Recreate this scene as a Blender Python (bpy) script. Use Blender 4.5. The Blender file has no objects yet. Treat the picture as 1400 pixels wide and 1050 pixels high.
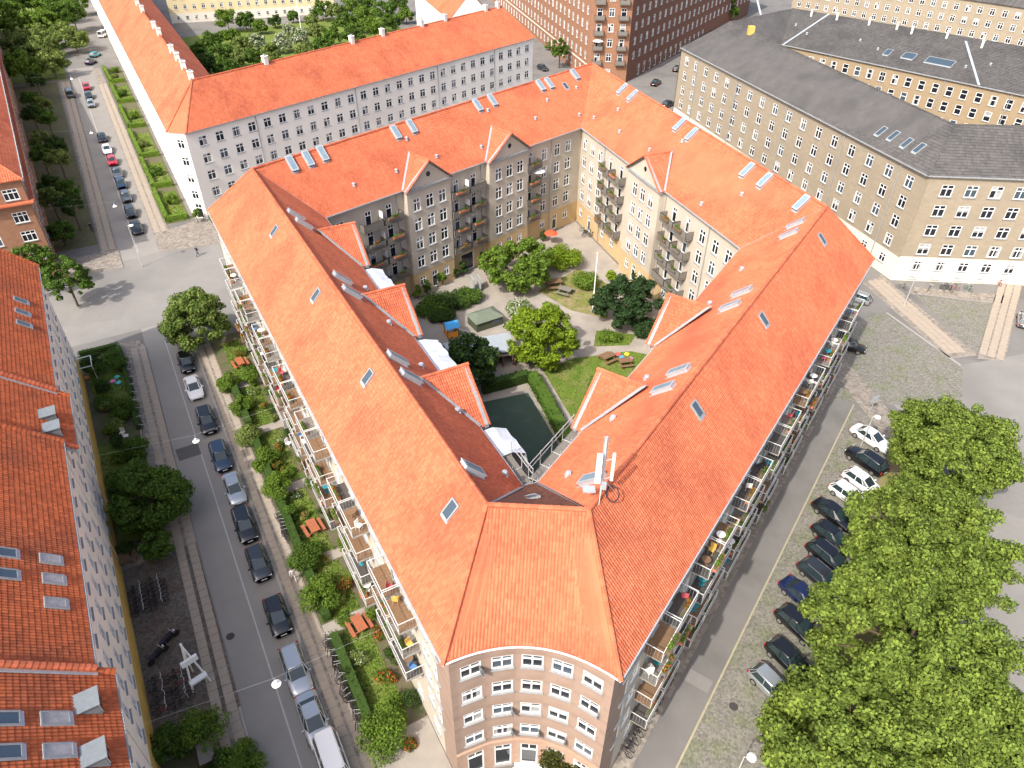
import bpy, bmesh, math, random
import numpy as np
from mathutils import Vector, Matrix
random.seed(7)
sc = bpy.context.scene
col = sc.collection
R = math.radians

# ------------------------------------------------------------------ camera, sky, sun, exposure
FPX, DEP, ROLL, CAMH = 972.0, R(38), R(0.3), 54.0          # focal length for a 1400 px wide picture, depression, roll, height
cr, sr = math.cos(ROLL), math.sin(ROLL)
up0 = Vector((0, math.sin(DEP), math.cos(DEP))); fwd = Vector((0, math.cos(DEP), -math.sin(DEP))); rt0 = Vector((1, 0, 0))
cx, cy = rt0 * cr + up0 * sr, -rt0 * sr + up0 * cr
cam = bpy.data.cameras.new('camera'); camo = bpy.data.objects.new('camera', cam); col.objects.link(camo)
m = Matrix.Identity(4)
for i in range(3): m[i][0], m[i][1], m[i][2] = cx[i], cy[i], -fwd[i]
m[2][3] = CAMH
camo.matrix_world = m
cam.sensor_width = 36; cam.lens = 36 * FPX / 1400; cam.clip_end = 5000; cam.clip_start = 0.5
sc.camera = camo
SUN_EL, SUN_V = R(47), (-0.60, -0.80)                      # sun stands to the left, a little behind the camera
w = bpy.data.worlds.new('World'); sc.world = w; w.use_nodes = True
wn = w.node_tree.nodes; wl = w.node_tree.links
sky = wn.new('ShaderNodeTexSky'); sky.sky_type = 'NISHITA'; sky.sun_disc = False
sky.sun_elevation = SUN_EL; sky.sun_rotation = math.atan2(SUN_V[0], SUN_V[1])
sky.air_density = 0.9; sky.dust_density = 5.0; sky.ozone_density = 1.0
wl.new(sky.outputs[0], wn['Background'].inputs[0]); wn['Background'].inputs[1].default_value = 0.15
sun = bpy.data.lights.new('sun', 'SUN'); sun.energy = 2.45; sun.angle = R(0.8); sun.color = (1, .95, .87)
so = bpy.data.objects.new('sun', sun); col.objects.link(so)
sd = Vector((SUN_V[0] * math.cos(SUN_EL), SUN_V[1] * math.cos(SUN_EL), math.sin(SUN_EL)))
so.rotation_euler = sd.to_track_quat('Z', 'Y').to_euler(); so.location = (-60, -60, 90)
sc.view_settings.view_transform = 'Standard'; sc.view_settings.look = 'None'; sc.view_settings.gamma = 1
sc.view_settings.exposure = 1.03

# ------------------------------------------------------------------ places
def G(px, py, z=0.0):
    """the point at height z that the surveyed picture position belongs to"""
    x, y = (px - 700) / FPX, -(py - 525) / FPX
    r = cx * x + cy * y + fwd
    t = (CAMH - z) / -r.z
    return Vector((r.x * t, r.y * t, z))
def G2(px, py, z=0.0): return G(px, py, z).xy
ZE, ZR = 16.2, 22.2
E0, E1, E3, E4 = [G2(*p, ZE) for p in ((605, 909), (284, 289), (1195, 355), (849, 931))]
R0, R1, R2, R3, R4 = [G2(*p, ZR) for p in ((665, 690), (345, 231), (810, 87), (1130, 283), (805, 697))]
I0, I1, I2, I3, I4 = [G2(*p, ZE) for p in ((715, 665), (445, 298), (795, 175), (1012, 340), (735, 660))]
E2 = R2 + (R2 - Vector((2, 80))).normalized() * 8.5
dL = (E1 - E0).normalized(); nL = Vector((dL.y, -dL.x))       # along the left street / across it to the right
dR = (E3 - E4).normalized(); nR = Vector((dR.y, -dR.x))
def S(s, n, z=None):
    p = E0 + dL * s + nL * n
    return p if z is None else Vector((p.x, p.y, z))
def Q(s, n, z=None):
    p = E4 + dR * s + nR * n
    return p if z is None else Vector((p.x, p.y, z))
angL, angR = math.atan2(dL.y, dL.x), math.atan2(dR.y, dR.x)

# ------------------------------------------------------------------ materials
MATS = {}
def mk(name, c1, c2=None, rough=.85, scale=1.0, coord='pos', stretch=(1, 1, 1), island=0, bump=0, bscale=20, spec=.3, trans=0, metal=0, detail=4, c3=None, s3=.05, coat=0, vor=0, objr=0):
    if name in MATS: return MATS[name]
    m = bpy.data.materials.new(name); m.use_nodes = True; N = m.node_tree.nodes; L = m.node_tree.links
    b = N['Principled BSDF']; b.inputs['Roughness'].default_value = rough; b.inputs['Metallic'].default_value = metal
    b.inputs['Specular IOR Level'].default_value = spec
    if coat: b.inputs['Coat Weight'].default_value = coat; b.inputs['Coat Roughness'].default_value = .03
    c1 = tuple(c1) + (1,); out = None
    if coord == 'pos': cn = N.new('ShaderNodeNewGeometry').outputs['Position']
    elif coord == 'uv': cn = N.new('ShaderNodeTexCoord').outputs['UV']
    else: cn = N.new('ShaderNodeTexCoord').outputs['Object']
    mp = N.new('ShaderNodeMapping'); mp.inputs['Scale'].default_value = stretch; L.new(cn, mp.inputs[0])
    b.inputs['Base Color'].default_value = c1
    if c2 is not None:
        nz = N.new('ShaderNodeTexNoise'); nz.inputs['Scale'].default_value = scale; nz.inputs['Detail'].default_value = detail; nz.inputs['Roughness'].default_value = .65
        L.new(mp.outputs[0], nz.inputs[0])
        rp = N.new('ShaderNodeMapRange'); rp.inputs[1].default_value = .3; rp.inputs[2].default_value = .7; L.new(nz.outputs[0], rp.inputs[0])
        mx = N.new('ShaderNodeMix'); mx.data_type = 'RGBA'; mx.inputs[6].default_value = c1; mx.inputs[7].default_value = tuple(c2) + (1,)
        L.new(rp.outputs[0], mx.inputs[0]); out = mx.outputs[2]
    if c3 is not None:
        nz = N.new('ShaderNodeTexNoise'); nz.inputs['Scale'].default_value = s3; nz.inputs['Detail'].default_value = 5; L.new(mp.outputs[0], nz.inputs[0])
        rp = N.new('ShaderNodeMapRange'); rp.inputs[1].default_value = .48; rp.inputs[2].default_value = .66; L.new(nz.outputs[0], rp.inputs[0])
        mx = N.new('ShaderNodeMix'); mx.data_type = 'RGBA'; mx.inputs[6].default_value = c1; mx.inputs[7].default_value = tuple(c3) + (1,)
        if out: L.new(out, mx.inputs[6])
        L.new(rp.outputs[0], mx.inputs[0]); out = mx.outputs[2]
    if vor:
        vz = N.new('ShaderNodeTexVoronoi'); vz.inputs['Scale'].default_value = vor; L.new(mp.outputs[0], vz.inputs[0])
        hs = N.new('ShaderNodeHueSaturation'); rp = N.new('ShaderNodeMapRange'); rp.inputs[3].default_value = .72; rp.inputs[4].default_value = 1.28
        sp = N.new('ShaderNodeSeparateColor'); L.new(vz.outputs['Color'], sp.inputs[0]); L.new(sp.outputs[0], rp.inputs[0]); L.new(rp.outputs[0], hs.inputs['Value'])
        hs.inputs['Color'].default_value = c1
        if out: L.new(out, hs.inputs['Color'])
        out = hs.outputs[0]
    if island:
        g = N.new('ShaderNodeNewGeometry'); rp = N.new('ShaderNodeMapRange'); rp.inputs[3].default_value = 1 - island; rp.inputs[4].default_value = 1 + island
        L.new(g.outputs['Random Per Island'], rp.inputs[0])
        hs = N.new('ShaderNodeHueSaturation'); L.new(rp.outputs[0], hs.inputs['Value']); hs.inputs['Color'].default_value = c1
        if out: L.new(out, hs.inputs['Color'])
        out = hs.outputs[0]
    if out: L.new(out, b.inputs['Base Color'])
    if objr:
        g = N.new('ShaderNodeObjectInfo'); rp = N.new('ShaderNodeMapRange'); rp.inputs[3].default_value = 1 - objr; rp.inputs[4].default_value = 1 + objr
        L.new(g.outputs['Random'], rp.inputs[0]); hs = N.new('ShaderNodeHueSaturation'); L.new(rp.outputs[0], hs.inputs['Value']); hs.inputs['Color'].default_value = c1
        if out: L.new(out, hs.inputs['Color'])
        out = hs.outputs[0]
    if bump:
        nz = N.new('ShaderNodeTexNoise'); nz.inputs['Scale'].default_value = bscale; nz.inputs['Detail'].default_value = 3; L.new(mp.outputs[0], nz.inputs[0])
        bp = N.new('ShaderNodeBump'); bp.inputs['Strength'].default_value = bump; bp.inputs['Distance'].default_value = .05; L.new(nz.outputs[0], bp.inputs['Height']); L.new(bp.outputs[0], b.inputs['Normal'])
    if trans:
        t = N.new('ShaderNodeBsdfTranslucent'); mxs = N.new('ShaderNodeMixShader'); mxs.inputs[0].default_value = trans
        if out: L.new(out, t.inputs[0])
        else: t.inputs[0].default_value = c1
        L.new(b.outputs[0], mxs.inputs[1]); L.new(t.outputs[0], mxs.inputs[2]); L.new(mxs.outputs[0], N['Material Output'].inputs[0])
    MATS[name] = m
    return m
tile_m = mk('orange_clay_tile', (.53, .152, .078), (.465, .124, .06), .85, .5, island=.16, c3=(.40, .108, .056), s3=.22, spec=.2)
tile_old = mk('old_clay_tile', (.48, .125, .046), (.40, .10, .038), .85, .8, island=.2, c3=(.32, .09, .04), s3=.25)
tile_dark = mk('dark_clay_tile', (.10, .045, .03), (.16, .06, .04), .9, 1.5, island=.2)  # much darker tile, only on the front wing's courtyard slope
slate_m = mk('grey_slate', (.085, .081, .079), (.105, .10, .097), .85, .6, island=.14, c3=(.074, .072, .071), s3=.2, spec=.15)
zinc = mk('zinc_sheet', (.46, .50, .53), (.38, .42, .45), .45, 3, spec=.5, metal=.25)
lead = mk('grey_lead', (.30, .32, .33), (.24, .25, .26), .6, 3)
white_p = mk('white_paint', (.80, .80, .78), (.74, .74, .72), .5, 4)
grey_wall = mk('grey_render', (.50, .445, .365), (.43, .38, .31), .9, .35, c3=(.36, .32, .26), s3=.15, bump=.2, bscale=6)
ochre = mk('ochre_render', (.50, .37, .20), (.43, .315, .175), .9, .5)
cream_w = mk('cream_render', (.54, .485, .395), (.47, .42, .34), .9, .4)
pink_br = mk('rose_brown_brick', (.345, .25, .195), (.30, .215, .167), .9, 2.5, coord='uv', stretch=(1, 3, 1), c3=(.27, .19, .15), s3=.35, island=0)
pink_band = mk('rose_stone_band', (.44, .30, .22), (.38, .25, .18), .85, 2)
white_w = mk('white_render', (.86, .82, .74), (.82, .78, .70), .9, .3, c3=(.77, .73, .655), s3=.1)
ybrick = mk('yellow_grey_brick', (.34, .285, .21), (.27, .228, .168), .9, 1.0, coord='uv', stretch=(1, 2, 1), c3=(.28, .235, .175), s3=.15)
ybrick2 = mk('yellow_brick', (.32, .245, .155), (.27, .205, .13), .9, 1.0, coord='uv', stretch=(1, 2, 1))
cbase = mk('cream_plinth', (.70, .655, .55), (.63, .59, .50), .85, .6)
rbrick = mk('red_brown_brick', (.22, .105, .07), (.165, .08, .055), .9, 1.0, coord='uv', stretch=(1, 2, 1))
obrick = mk('orange_brown_brick', (.31, .165, .10), (.245, .125, .075), .9, 1.0, coord='uv', stretch=(1, 2, 1))
yellow_w = mk('pale_yellow_render', (.70, .58, .34), (.64, .52, .30), .9, .4)
mustard = mk('mustard_render', (.58, .40, .10), (.50, .34, .09), .9, .4)
asphalt = mk('asphalt', (.255, .24, .22), (.22, .208, .192), .92, .35, c3=(.25, .235, .215), s3=.12, bump=.15, bscale=15, detail=8)
pale_as = mk('pale_concrete', (.235, .224, .208), (.20, .192, .178), .92, .3, c3=(.18, .172, .16), s3=.1, detail=8)
midas = mk('worn_asphalt', (.185, .177, .165), (.155, .148, .139), .92, .4, c3=(.135, .129, .122), s3=.15, detail=8)
cobble = mk('granite_setts', (.19, .18, .155), (.16, .152, .132), .9, .8, vor=6, c3=(.15, .158, .105), s3=.5, bump=.4, bscale=9)
cobble_d = mk('brown_setts', (.135, .115, .095), (.10, .088, .075), .9, .4, vor=5, c3=(.12, .085, .07), s3=.3, bump=.4, bscale=9)
slab_m = mk('paving_slab', (.35, .295, .235), (.30, .255, .205), .9, 1.5, objr=.16)
slab_far = mk('paving_far', (.25, .22, .185), (.20, .175, .15), .9, 1.2, vor=3)
kerb_m = mk('granite_kerb', (.34, .32, .29), (.28, .265, .24), .85, 2)
paint_y = mk('pale_yellow_line', (.38, .34, .22), (.29, .265, .185), .8, 3)
paint_w = mk('white_line', (.42, .42, .41), (.33, .33, .32), .8, 3)
earth = mk('garden_earth', (.13, .105, .07), (.09, .085, .045), .95, 1.5, c3=(.07, .10, .03), s3=.8)
grass_g = mk('lawn_green', (.085, .145, .018), (.13, .17, .028), .95, .8, c3=(.16, .17, .05), s3=.5)
grass_dry = mk('lawn_dry', (.20, .19, .065), (.13, .16, .035), .95, .5, c3=(.25, .20, .11), s3=.4)
grass_b = mk('grass_blade', (.10, .18, .02), (.14, .20, .03), .9, 1, island=.35, trans=.3)
grass_b2 = mk('dry_blade', (.17, .19, .05), (.22, .20, .07), .9, 1, island=.35, trans=.3)
court_m = mk('green_court', (.045, .075, .055), (.038, .062, .046), .85, .6, c3=(.06, .085, .065), s3=.6)
pathm = mk('gravel_path', (.33, .295, .255), (.28, .25, .215), .95, .8, c3=(.25, .225, .195), s3=.3)
glassd = mk('window_glass', (.012, .016, .024), None, .06, spec=.6)
glassb = mk('window_glass_sky', (.05, .075, .10), None, .08, spec=.6)  # blue in the pane colour stands in for reflected sky
glassh = mk('hatch_glass', (.22, .30, .35), (.16, .22, .27), .15, 2, spec=.6)
glassc = mk('window_curtain', (.40, .40, .39), (.25, .25, .25), .25, 2, spec=.5)
wood = mk('oiled_wood', (.21, .125, .07), (.15, .09, .05), .7, 4)
redwood = mk('red_stained_wood', (.37, .12, .06), (.30, .10, .05), .7, 4)
greywood = mk('grey_wood', (.20, .18, .16), (.15, .14, .12), .8, 4)
dkfloor = mk('dark_deck', (.085, .075, .07), (.06, .055, .05), .8, 4)
black_m = mk('black_metal', (.02, .02, .022), None, .5)
rubber = mk('rubber', (.018, .018, .018), None, .8)
rim_m = mk('alloy_rim', (.5, .5, .5), None, .3, metal=.8)
dark_in = mk('dark_inside', (.02, .018, .016), None, .9)
bark = mk('bark', (.13, .095, .06), (.09, .065, .045), .95, 6)
tarp = mk('white_tarpaulin', (.60, .63, .66), (.46, .50, .54), .6, 1.5, bump=.6, bscale=3)
steel = mk('galvanised_steel', (.60, .61, .60), None, .4, metal=.4)
lamp_w = mk('white_enamel', (.86, .86, .84), None, .4)
head_m = mk('headlamp', (.75, .78, .8), None, .15, spec=.6)
tail_m = mk('tail_lamp', (.35, .01, .01), None, .2, spec=.6)
carglass = mk('car_glass', (.02, .035, .04), None, .05, spec=.8)
def leafm(name, c, c2, isl=.45, trans=.35): return mk(name, c, c2, .75, .7, island=isl, trans=trans, spec=.2, coord='obj')
lf_bright = leafm('leaf_spring', (.21, .30, .02), (.15, .23, .016))
lf_maple = leafm('leaf_maple', (.205, .27, .045), (.125, .19, .034), .5)
lf_mid = leafm('leaf_mid', (.10, .175, .025), (.075, .14, .02))
lf_dark = leafm('leaf_dark', (.042, .085, .028), (.03, .064, .021))
lf_shrub = leafm('leaf_shrub', (.15, .235, .03), (.11, .19, .024))
lf_hedge = leafm('leaf_hedge', (.06, .11, .022), (.045, .085, .018))
lf_white = leafm('blossom', (.62, .62, .52), (.30, .36, .18), .3)
lf_olive = leafm('leaf_olive', (.20, .26, .065), (.15, .205, .05))
lf_flower = leafm('red_flower', (.55, .06, .04), (.45, .18, .03), .5)
lf_bronze = leafm('leaf_bronze', (.085, .085, .02), (.06, .07, .015))

# ------------------------------------------------------------------ object helpers
def tag(o, label=None, cat=None, group=None, kind=None):
    if label: o['label'] = label
    if cat: o['category'] = cat
    if group: o['group'] = group
    if kind: o['kind'] = kind
    return o
def thing(name, label, cat, loc, rz=0, group=None):
    o = bpy.data.objects.new(name, None); o.empty_display_size = .3; col.objects.link(o)
    o.location = (loc[0], loc[1], loc[2] if len(loc) > 2 else 0); o.rotation_euler = (0, 0, rz)
    return tag(o, label, cat, group)
class MB:
    def __init__(s): s.v = []; s.f = []; s.mi = []; s.uv = {}
    def quad(s, a, b, c, d, mi=0, uv=None):
        n = len(s.v); s.v += [tuple(a), tuple(b), tuple(c), tuple(d)]; s.f.append((n, n + 1, n + 2, n + 3)); s.mi.append(mi)
        if uv: s.uv[len(s.f) - 1] = uv
    def ngon(s, pts, mi=0):
        n = len(s.v); s.v += [tuple(p) for p in pts]; s.f.append(tuple(range(n, n + len(pts)))); s.mi.append(mi)
    def box(s, c, d, mi=0, M=None):
        x, y, z = d[0] / 2, d[1] / 2, d[2] / 2; n = len(s.v)
        for sz in (-1, 1):
            for sx, sy in ((-1, -1), (1, -1), (1, 1), (-1, 1)):
                p = Vector((c[0] + sx * x, c[1] + sy * y, c[2] + sz * z)); s.v.append(tuple(M @ p if M else p))
        for q in ((3, 2, 1, 0), (4, 5, 6, 7), (0, 1, 5, 4), (1, 2, 6, 5), (2, 3, 7, 6), (3, 0, 4, 7)):
            s.f.append(tuple(n + i for i in q)); s.mi.append(mi)
    def prism(s, pts, z0, z1, mi=0, mside=None):
        pts = [Vector((p[0], p[1])) for p in pts]
        a = sum(pts[i].x * pts[(i + 1) % len(pts)].y - pts[(i + 1) % len(pts)].x * pts[i].y for i in range(len(pts)))
        if a < 0: pts = pts[::-1]
        s.ngon([(p.x, p.y, z1) for p in pts], mi)
        for i in range(len(pts)):
            p, q = pts[i], pts[(i + 1) % len(pts)]
            s.quad((p.x, p.y, z0), (q.x, q.y, z0), (q.x, q.y, z1), (p.x, p.y, z1), mi if mside is None else mside)
    def tube(s, a, b, r0, r1=None, seg=6, mi=0, caps=True):
        a, b = Vector(a), Vector(b); r1 = r0 if r1 is None else r1
        d = (b - a).normalized(); u = d.orthogonal().normalized(); v = d.cross(u); n = len(s.v)
        for p, r in ((a, r0), (b, r1)):
            for k in range(seg):
                t = 2 * math.pi * k / seg; s.v.append(tuple(p + u * (r * math.cos(t)) + v * (r * math.sin(t))))
        for k in range(seg):
            j = (k + 1) % seg; s.f.append((n + k, n + j, n + seg + j, n + seg + k)); s.mi.append(mi)
        if caps:
            s.f.append(tuple(n + k for k in range(seg))[::-1]); s.mi.append(mi); s.f.append(tuple(n + seg + k for k in range(seg))); s.mi.append(mi)
    def lathe(s, prof, seg=12, mi=0, c=(0, 0, 0)):
        n = len(s.v)
        for r, z in prof:
            for k in range(seg):
                t = 2 * math.pi * k / seg; s.v.append((c[0] + r * math.cos(t), c[1] + r * math.sin(t), c[2] + z))
        for i in range(len(prof) - 1):
            for k in range(seg):
                j = (k + 1) % seg; a = n + i * seg
                s.f.append((a + k, a + j, a + seg + j, a + seg + k)); s.mi.append(mi)
    def mesh(s, name, mats):
        me = bpy.data.meshes.new(name); me.from_pydata(s.v, [], s.f)
        for mt in (mats if isinstance(mats, (list, tuple)) else [mats]): me.materials.append(mt)
        if any(s.mi): me.polygons.foreach_set('material_index', s.mi)
        if s.uv:
            ul = me.uv_layers.new()
            for fi, uv in s.uv.items():
                p = me.polygons[fi]
                for li, c in zip(p.loop_indices, uv): ul.data[li].uv = c
        me.update(); return me
    def build(s, name, mats, parent=None, world=True):
        return link(name, s.mesh(name, mats), parent, world)
def link(name, me, parent=None, world=True, M=None):
    """world=True: mesh coordinates are world coordinates even under a parent"""
    o = bpy.data.objects.new(name, me); col.objects.link(o)
    if parent is not None: o.parent = parent
    if M is not None: o.matrix_local = M
    elif parent is not None and world:
        p = parent; T = Matrix.Identity(4)
        while p is not None: T = p.matrix_basis @ T; p = p.parent
        o.matrix_local = T.inverted()
    return o
def np_mesh(name, V, F, mats, smooth=False):
    me = bpy.data.meshes.new(name); k = F.shape[1]
    me.vertices.add(len(V)); me.vertices.foreach_set('co', V.astype(np.float32).ravel())
    me.loops.add(F.size); me.loops.foreach_set('vertex_index', F.astype(np.int32).ravel())
    me.polygons.add(len(F)); me.polygons.foreach_set('loop_start', np.arange(0, F.size, k, dtype=np.int32))
    for mt in (mats if isinstance(mats, (list, tuple)) else [mats]): me.materials.append(mt)
    me.update(calc_edges=True)
    if smooth: me.polygons.foreach_set('use_smooth', np.ones(len(F), dtype=bool))
    return me
def copy_tree(o, parent=None):
    c = o.copy(); col.objects.link(c); c.parent = parent
    for ch in [x for x in o.children]: copy_tree(ch, c)
    return c
ORD = ['first', 'second', 'third', 'fourth', 'fifth', 'sixth', 'seventh', 'eighth', 'ninth', 'tenth', 'eleventh', 'twelfth', 'thirteenth', 'fourteenth', 'fifteenth', 'sixteenth', 'seventeenth', 'eighteenth', 'nineteenth', 'twentieth']

# ------------------------------------------------------------------ roofs
def cross2(a, b): return a.x * b.y - a.y * b.x
class Slope:
    """a roof slope: straight level eave a>b, level ridge line c>d, polygon in plan, height runs from ze to zr"""
    def __init__(s, a, b, c, d, ze, zr, poly=None, eavefn=None):
        s.a = Vector(a); s.u = (Vector(b) - s.a).normalized(); v = Vector((-s.u.y, s.u.x))
        if (Vector(c) - s.a).dot(v) < 0: v = -v
        s.v = v; s.ze, s.zr = ze, zr; s.eavefn = eavefn
        s.c, s.d = s.loc(c), s.loc(d)
        s.poly = [s.loc(p) for p in (poly or (a, b, d, c))]; s.wpoly = [Vector(p) for p in (poly or (a, b, d, c))]
    def loc(s, p): q = Vector(p) - s.a; return Vector((q.dot(s.u), q.dot(s.v)))
    def ve(s, u): return 0 if s.eavefn is None else s.eavefn(u)
    def vr(s, u):
        k = (s.d.y - s.c.y) / (s.d.x - s.c.x) if abs(s.d.x - s.c.x) > 1e-6 else 0
        return s.c.y + k * (u - s.c.x)
    def h(s, u, v):
        e = s.ve(u); return s.ze + (s.zr - s.ze) * (v - e) / (s.vr(u) - e)
    def hw(s, p): q = s.loc(p); return s.h(q.x, q.y)
    def hit(s, px, py):
        lo, hi = s.ze - 1, s.zr + 1
        for _ in range(40):
            z = (lo + hi) / 2; p = G(px, py, z)
            if p.z > s.hw(p.xy): hi = z
            else: lo = z
        return p
    def frame(s, p, lift=0):
        """matrix on the slope: x along the eave, y up the slope, z out of it"""
        q = s.loc(p.xy if len(p) > 2 else p); e = .05
        X = Vector((s.u.x, s.u.y, 0)); Y = Vector((s.v.x * e, s.v.y * e, s.h(q.x, q.y + e) - s.h(q.x, q.y))).normalized()
        Z = X.cross(Y)
        if Z.z < 0: X = -X; Z = -Z
        M = Matrix.Identity(4)
        for i in range(3): M[i][0], M[i][1], M[i][2] = X[i], Y[i], Z[i]
        z = s.h(q.x, q.y)
        P = Vector((p[0], p[1], z)) + Z * lift
        M.translation = P; return M
def tiles(sl, parent, mat, cw=.2, rh=.33, rows=True, amp=.075, under=True, name='roof'):
    poly = sl.poly; us = [p.x for p in poly]; u0, u1 = min(us), max(us); n = max(1, int((u1 - u0) / cw))
    cwx = (u1 - u0) / n
    t = np.array([0, .30, .58, .74, 1.0]); hh = np.array([0, .62, 1, .22, 0]) * amp
    U = u0 + (np.arange(n)[:, None] + t[None]) * cwx
    Uc = np.clip(U, u0 + 1e-4, u1 - 1e-4)
    lo = np.full(U.shape, 1e9); hi = np.full(U.shape, -1e9)
    for i in range(len(poly)):
        p, q = poly[i], poly[(i + 1) % len(poly)]
        if abs(p.x - q.x) < 1e-9: continue
        a, b = min(p.x, q.x), max(p.x, q.x); ok = (Uc >= a) & (Uc <= b)
        v = p.y + (q.y - p.y) * (Uc - p.x) / (q.x - p.x)
        lo = np.where(ok, np.minimum(lo, v), lo); hi = np.where(ok, np.maximum(hi, v), hi)
    if sl.eavefn is not None: lo = np.array([[sl.eavefn(x) for x in r] for r in U])
    hi = np.maximum(hi, lo)
    E = lo * 0 if sl.eavefn is None else lo
    k = (sl.d.y - sl.c.y) / (sl.d.x - sl.c.x); VR = sl.c.y + k * (U - sl.c.x)
    run = abs(sl.vr((u0 + u1) / 2) - (0 if sl.eavefn is None else sl.eavefn((u0 + u1) / 2))); pitch = math.atan2(sl.zr - sl.ze, run)
    step = rh * math.cos(pitch) if rows else 1e3
    base = float(lo.min()); nr = int(math.ceil((hi.max() - base) / step)) if rows else 1
    Vs = []; 
    kk = np.arange(nr)
    va = np.clip(base + kk[None, :, None] * step, lo[:, None, :], hi[:, None, :])
    vb = np.clip(base + (kk[None, :, None] + 1.0) * step, lo[:, None, :], hi[:, None, :])
    rs = np.random.RandomState(int(abs(sl.a.x * 97 + sl.a.y * 31)) % 10000)
    ok = (vb - va).max(axis=2) > 1e-3
    jit = (rs.rand(n, nr, 1) - .5) * .014
    def zz(v, l): return sl.ze + (sl.zr - sl.ze) * (v - E[:, None, :]) / (VR - E)[:, None, :] + hh[None, None, :] + l + jit
    lift = .035 if rows else 0
    za, zb = zz(va, lift), zz(vb, 0.0)
    Ub = np.broadcast_to(U[:, None, :], va.shape)
    def W(v, z): return np.stack([sl.a.x + sl.u.x * Ub + sl.v.x * v, sl.a.y + sl.u.y * Ub + sl.v.y * v, z], -1)
    P = np.concatenate([W(va, za), W(vb, zb)], axis=2)[ok]           # tiles,10,3
    T = len(P); b = (np.arange(T) * 10)[:, None, None]; q = np.array([[i, i + 1, i + 6, i + 5] for i in range(4)])[None]
    F = (b + q).reshape(-1, 4)
    if cross2(sl.u, sl.v) < 0: F = F[:, ::-1]
    r = None
    if under:
        mb = MB(); pts = [(p.x, p.y, sl.hw(p) - .05) for p in sl.wpoly]
        mb.ngon(pts); r = mb.build(name, mat, parent)
        o = link('roof_tiles', np_mesh('roof_tiles', P.reshape(-1, 3), F, mat), r)
    else:
        o = link('roof_tiles', np_mesh('roof_tiles', P.reshape(-1, 3), F, mat), parent)
    o['kind'] = 'stuff'
    return r
def caps(parent, p, q, mat, r=.16, seglen=.42, name='ridge_tiles'):
    p, q = Vector(p), Vector(q); n = max(1, int((q - p).length / seglen)); mb = MB(); d = (q - p) / n
    for i in range(n):
        a = p + d * i - d * .08; b = p + d * (i + 1); mb.tube(a, b, r * 1.08, r * .92, 7)
    o = mb.build(name, mat, parent); o['kind'] = 'stuff'; return o
def bar(parent, name, p, q, wd, ht, mat):
    p, q = Vector(p), Vector(q); d = (q - p); L = d.length; d.normalize()
    side = d.cross(Vector((0, 0, 1))).normalized(); upv = side.cross(d)
    M = Matrix.Identity(4)
    for i in range(3): M[i][0], M[i][1], M[i][2] = d[i], side[i], upv[i]
    M.translation = (p + q) / 2
    mb = MB(); mb.box((0, 0, 0), (L, wd, ht), 0, M); return mb.build(name, mat, parent)

# ------------------------------------------------------------------ facades and windows
WCACHE = {}
def win_mesh(wd, ht, style):
    k = (wd, ht, style)
    if k in WCACHE: return WCACHE[k]
    mb = MB(); f = .10
    for sx in (-1, 1): mb.box((sx * (wd / 2 - f / 2), -.07, 0), (f, .09, ht))
    for sz in (-1, 1): mb.box((0, -.07, sz * (ht / 2 - f / 2)), (wd - 2 * f, .09, f))
    tr = ht * .17
    if style == 'cross':
        mb.box((0, -.065, 0), (.10, .07, ht - 2 * f)); mb.box((0, -.06, tr), (wd - 2 * f, .075, .10))
    elif style == 'three':
        for x in (-wd / 6, wd / 6): mb.box((x, -.065, 0), (.09, .07, ht - 2 * f))
        mb.box((0, -.06, tr), (wd - 2 * f, .075, .10))
    elif style == 'two':
        mb.box((0, -.06, tr * .4), (wd - 2 * f, .075, .09))
    elif style == 'shop':
        mb.box((0, -.06, ht * .28), (wd - 2 * f, .075, .12)); mb.box((0, -.065, ht * .39), (.09, .07, ht * .22))
    elif style == 'door':
        mb.box((0, -.06, ht * .2), (wd - 2 * f, .075, .1)); mb.box((0, -.065, ht * .35), (.08, .07, ht * .3))
    mb.box((0, .02, -ht / 2 - .04), (wd + .16, .2, .07), 1)
    me = mb.mesh('window', [white_p, lead])
    pm = []
    for g in (glassd, glassb, glassc, 'blind', 'half'):
        blind = g if isinstance(g, str) else None; g = glassd if blind else g
        p = MB(); p.quad((-wd / 2, -.09, -ht / 2), (wd / 2, -.09, -ht / 2), (wd / 2, -.09, ht / 2), (-wd / 2, -.09, ht / 2)); 
        if g is glassc:
            p.quad((-wd / 2, -.088, ht * .17), (0, -.088, ht * .17), (0, -.088, ht / 2), (-wd / 2, -.088, ht / 2), 1); p.quad((0.02, -.088, -ht / 2), (wd / 2, -.088, -ht / 2), (wd / 2, -.088, ht * .1), (0.02, -.088, ht * .1), 1)
        if blind == 'blind': p.quad((-wd / 2, -.088, -ht * .05), (wd / 2, -.088, -ht * .05), (wd / 2, -.088, ht / 2), (-wd / 2, -.088, ht / 2), 1)
        if blind == 'half': p.quad((-wd / 2, -.088, -ht / 2), (-wd * .22, -.088, -ht / 2), (-wd * .22, -.088, ht / 2), (-wd / 2, -.088, ht / 2), 1); p.quad((wd * .25, -.088, -ht / 2), (wd / 2, -.088, -ht / 2), (wd / 2, -.088, ht / 2), (wd * .25, -.088, ht / 2), 1)
        pm.append(p.mesh('pane', [g, glassc if blind else glassd]))
    WCACHE[k] = (me, pm); return WCACHE[k]
BUILD_WIN = {}
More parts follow.
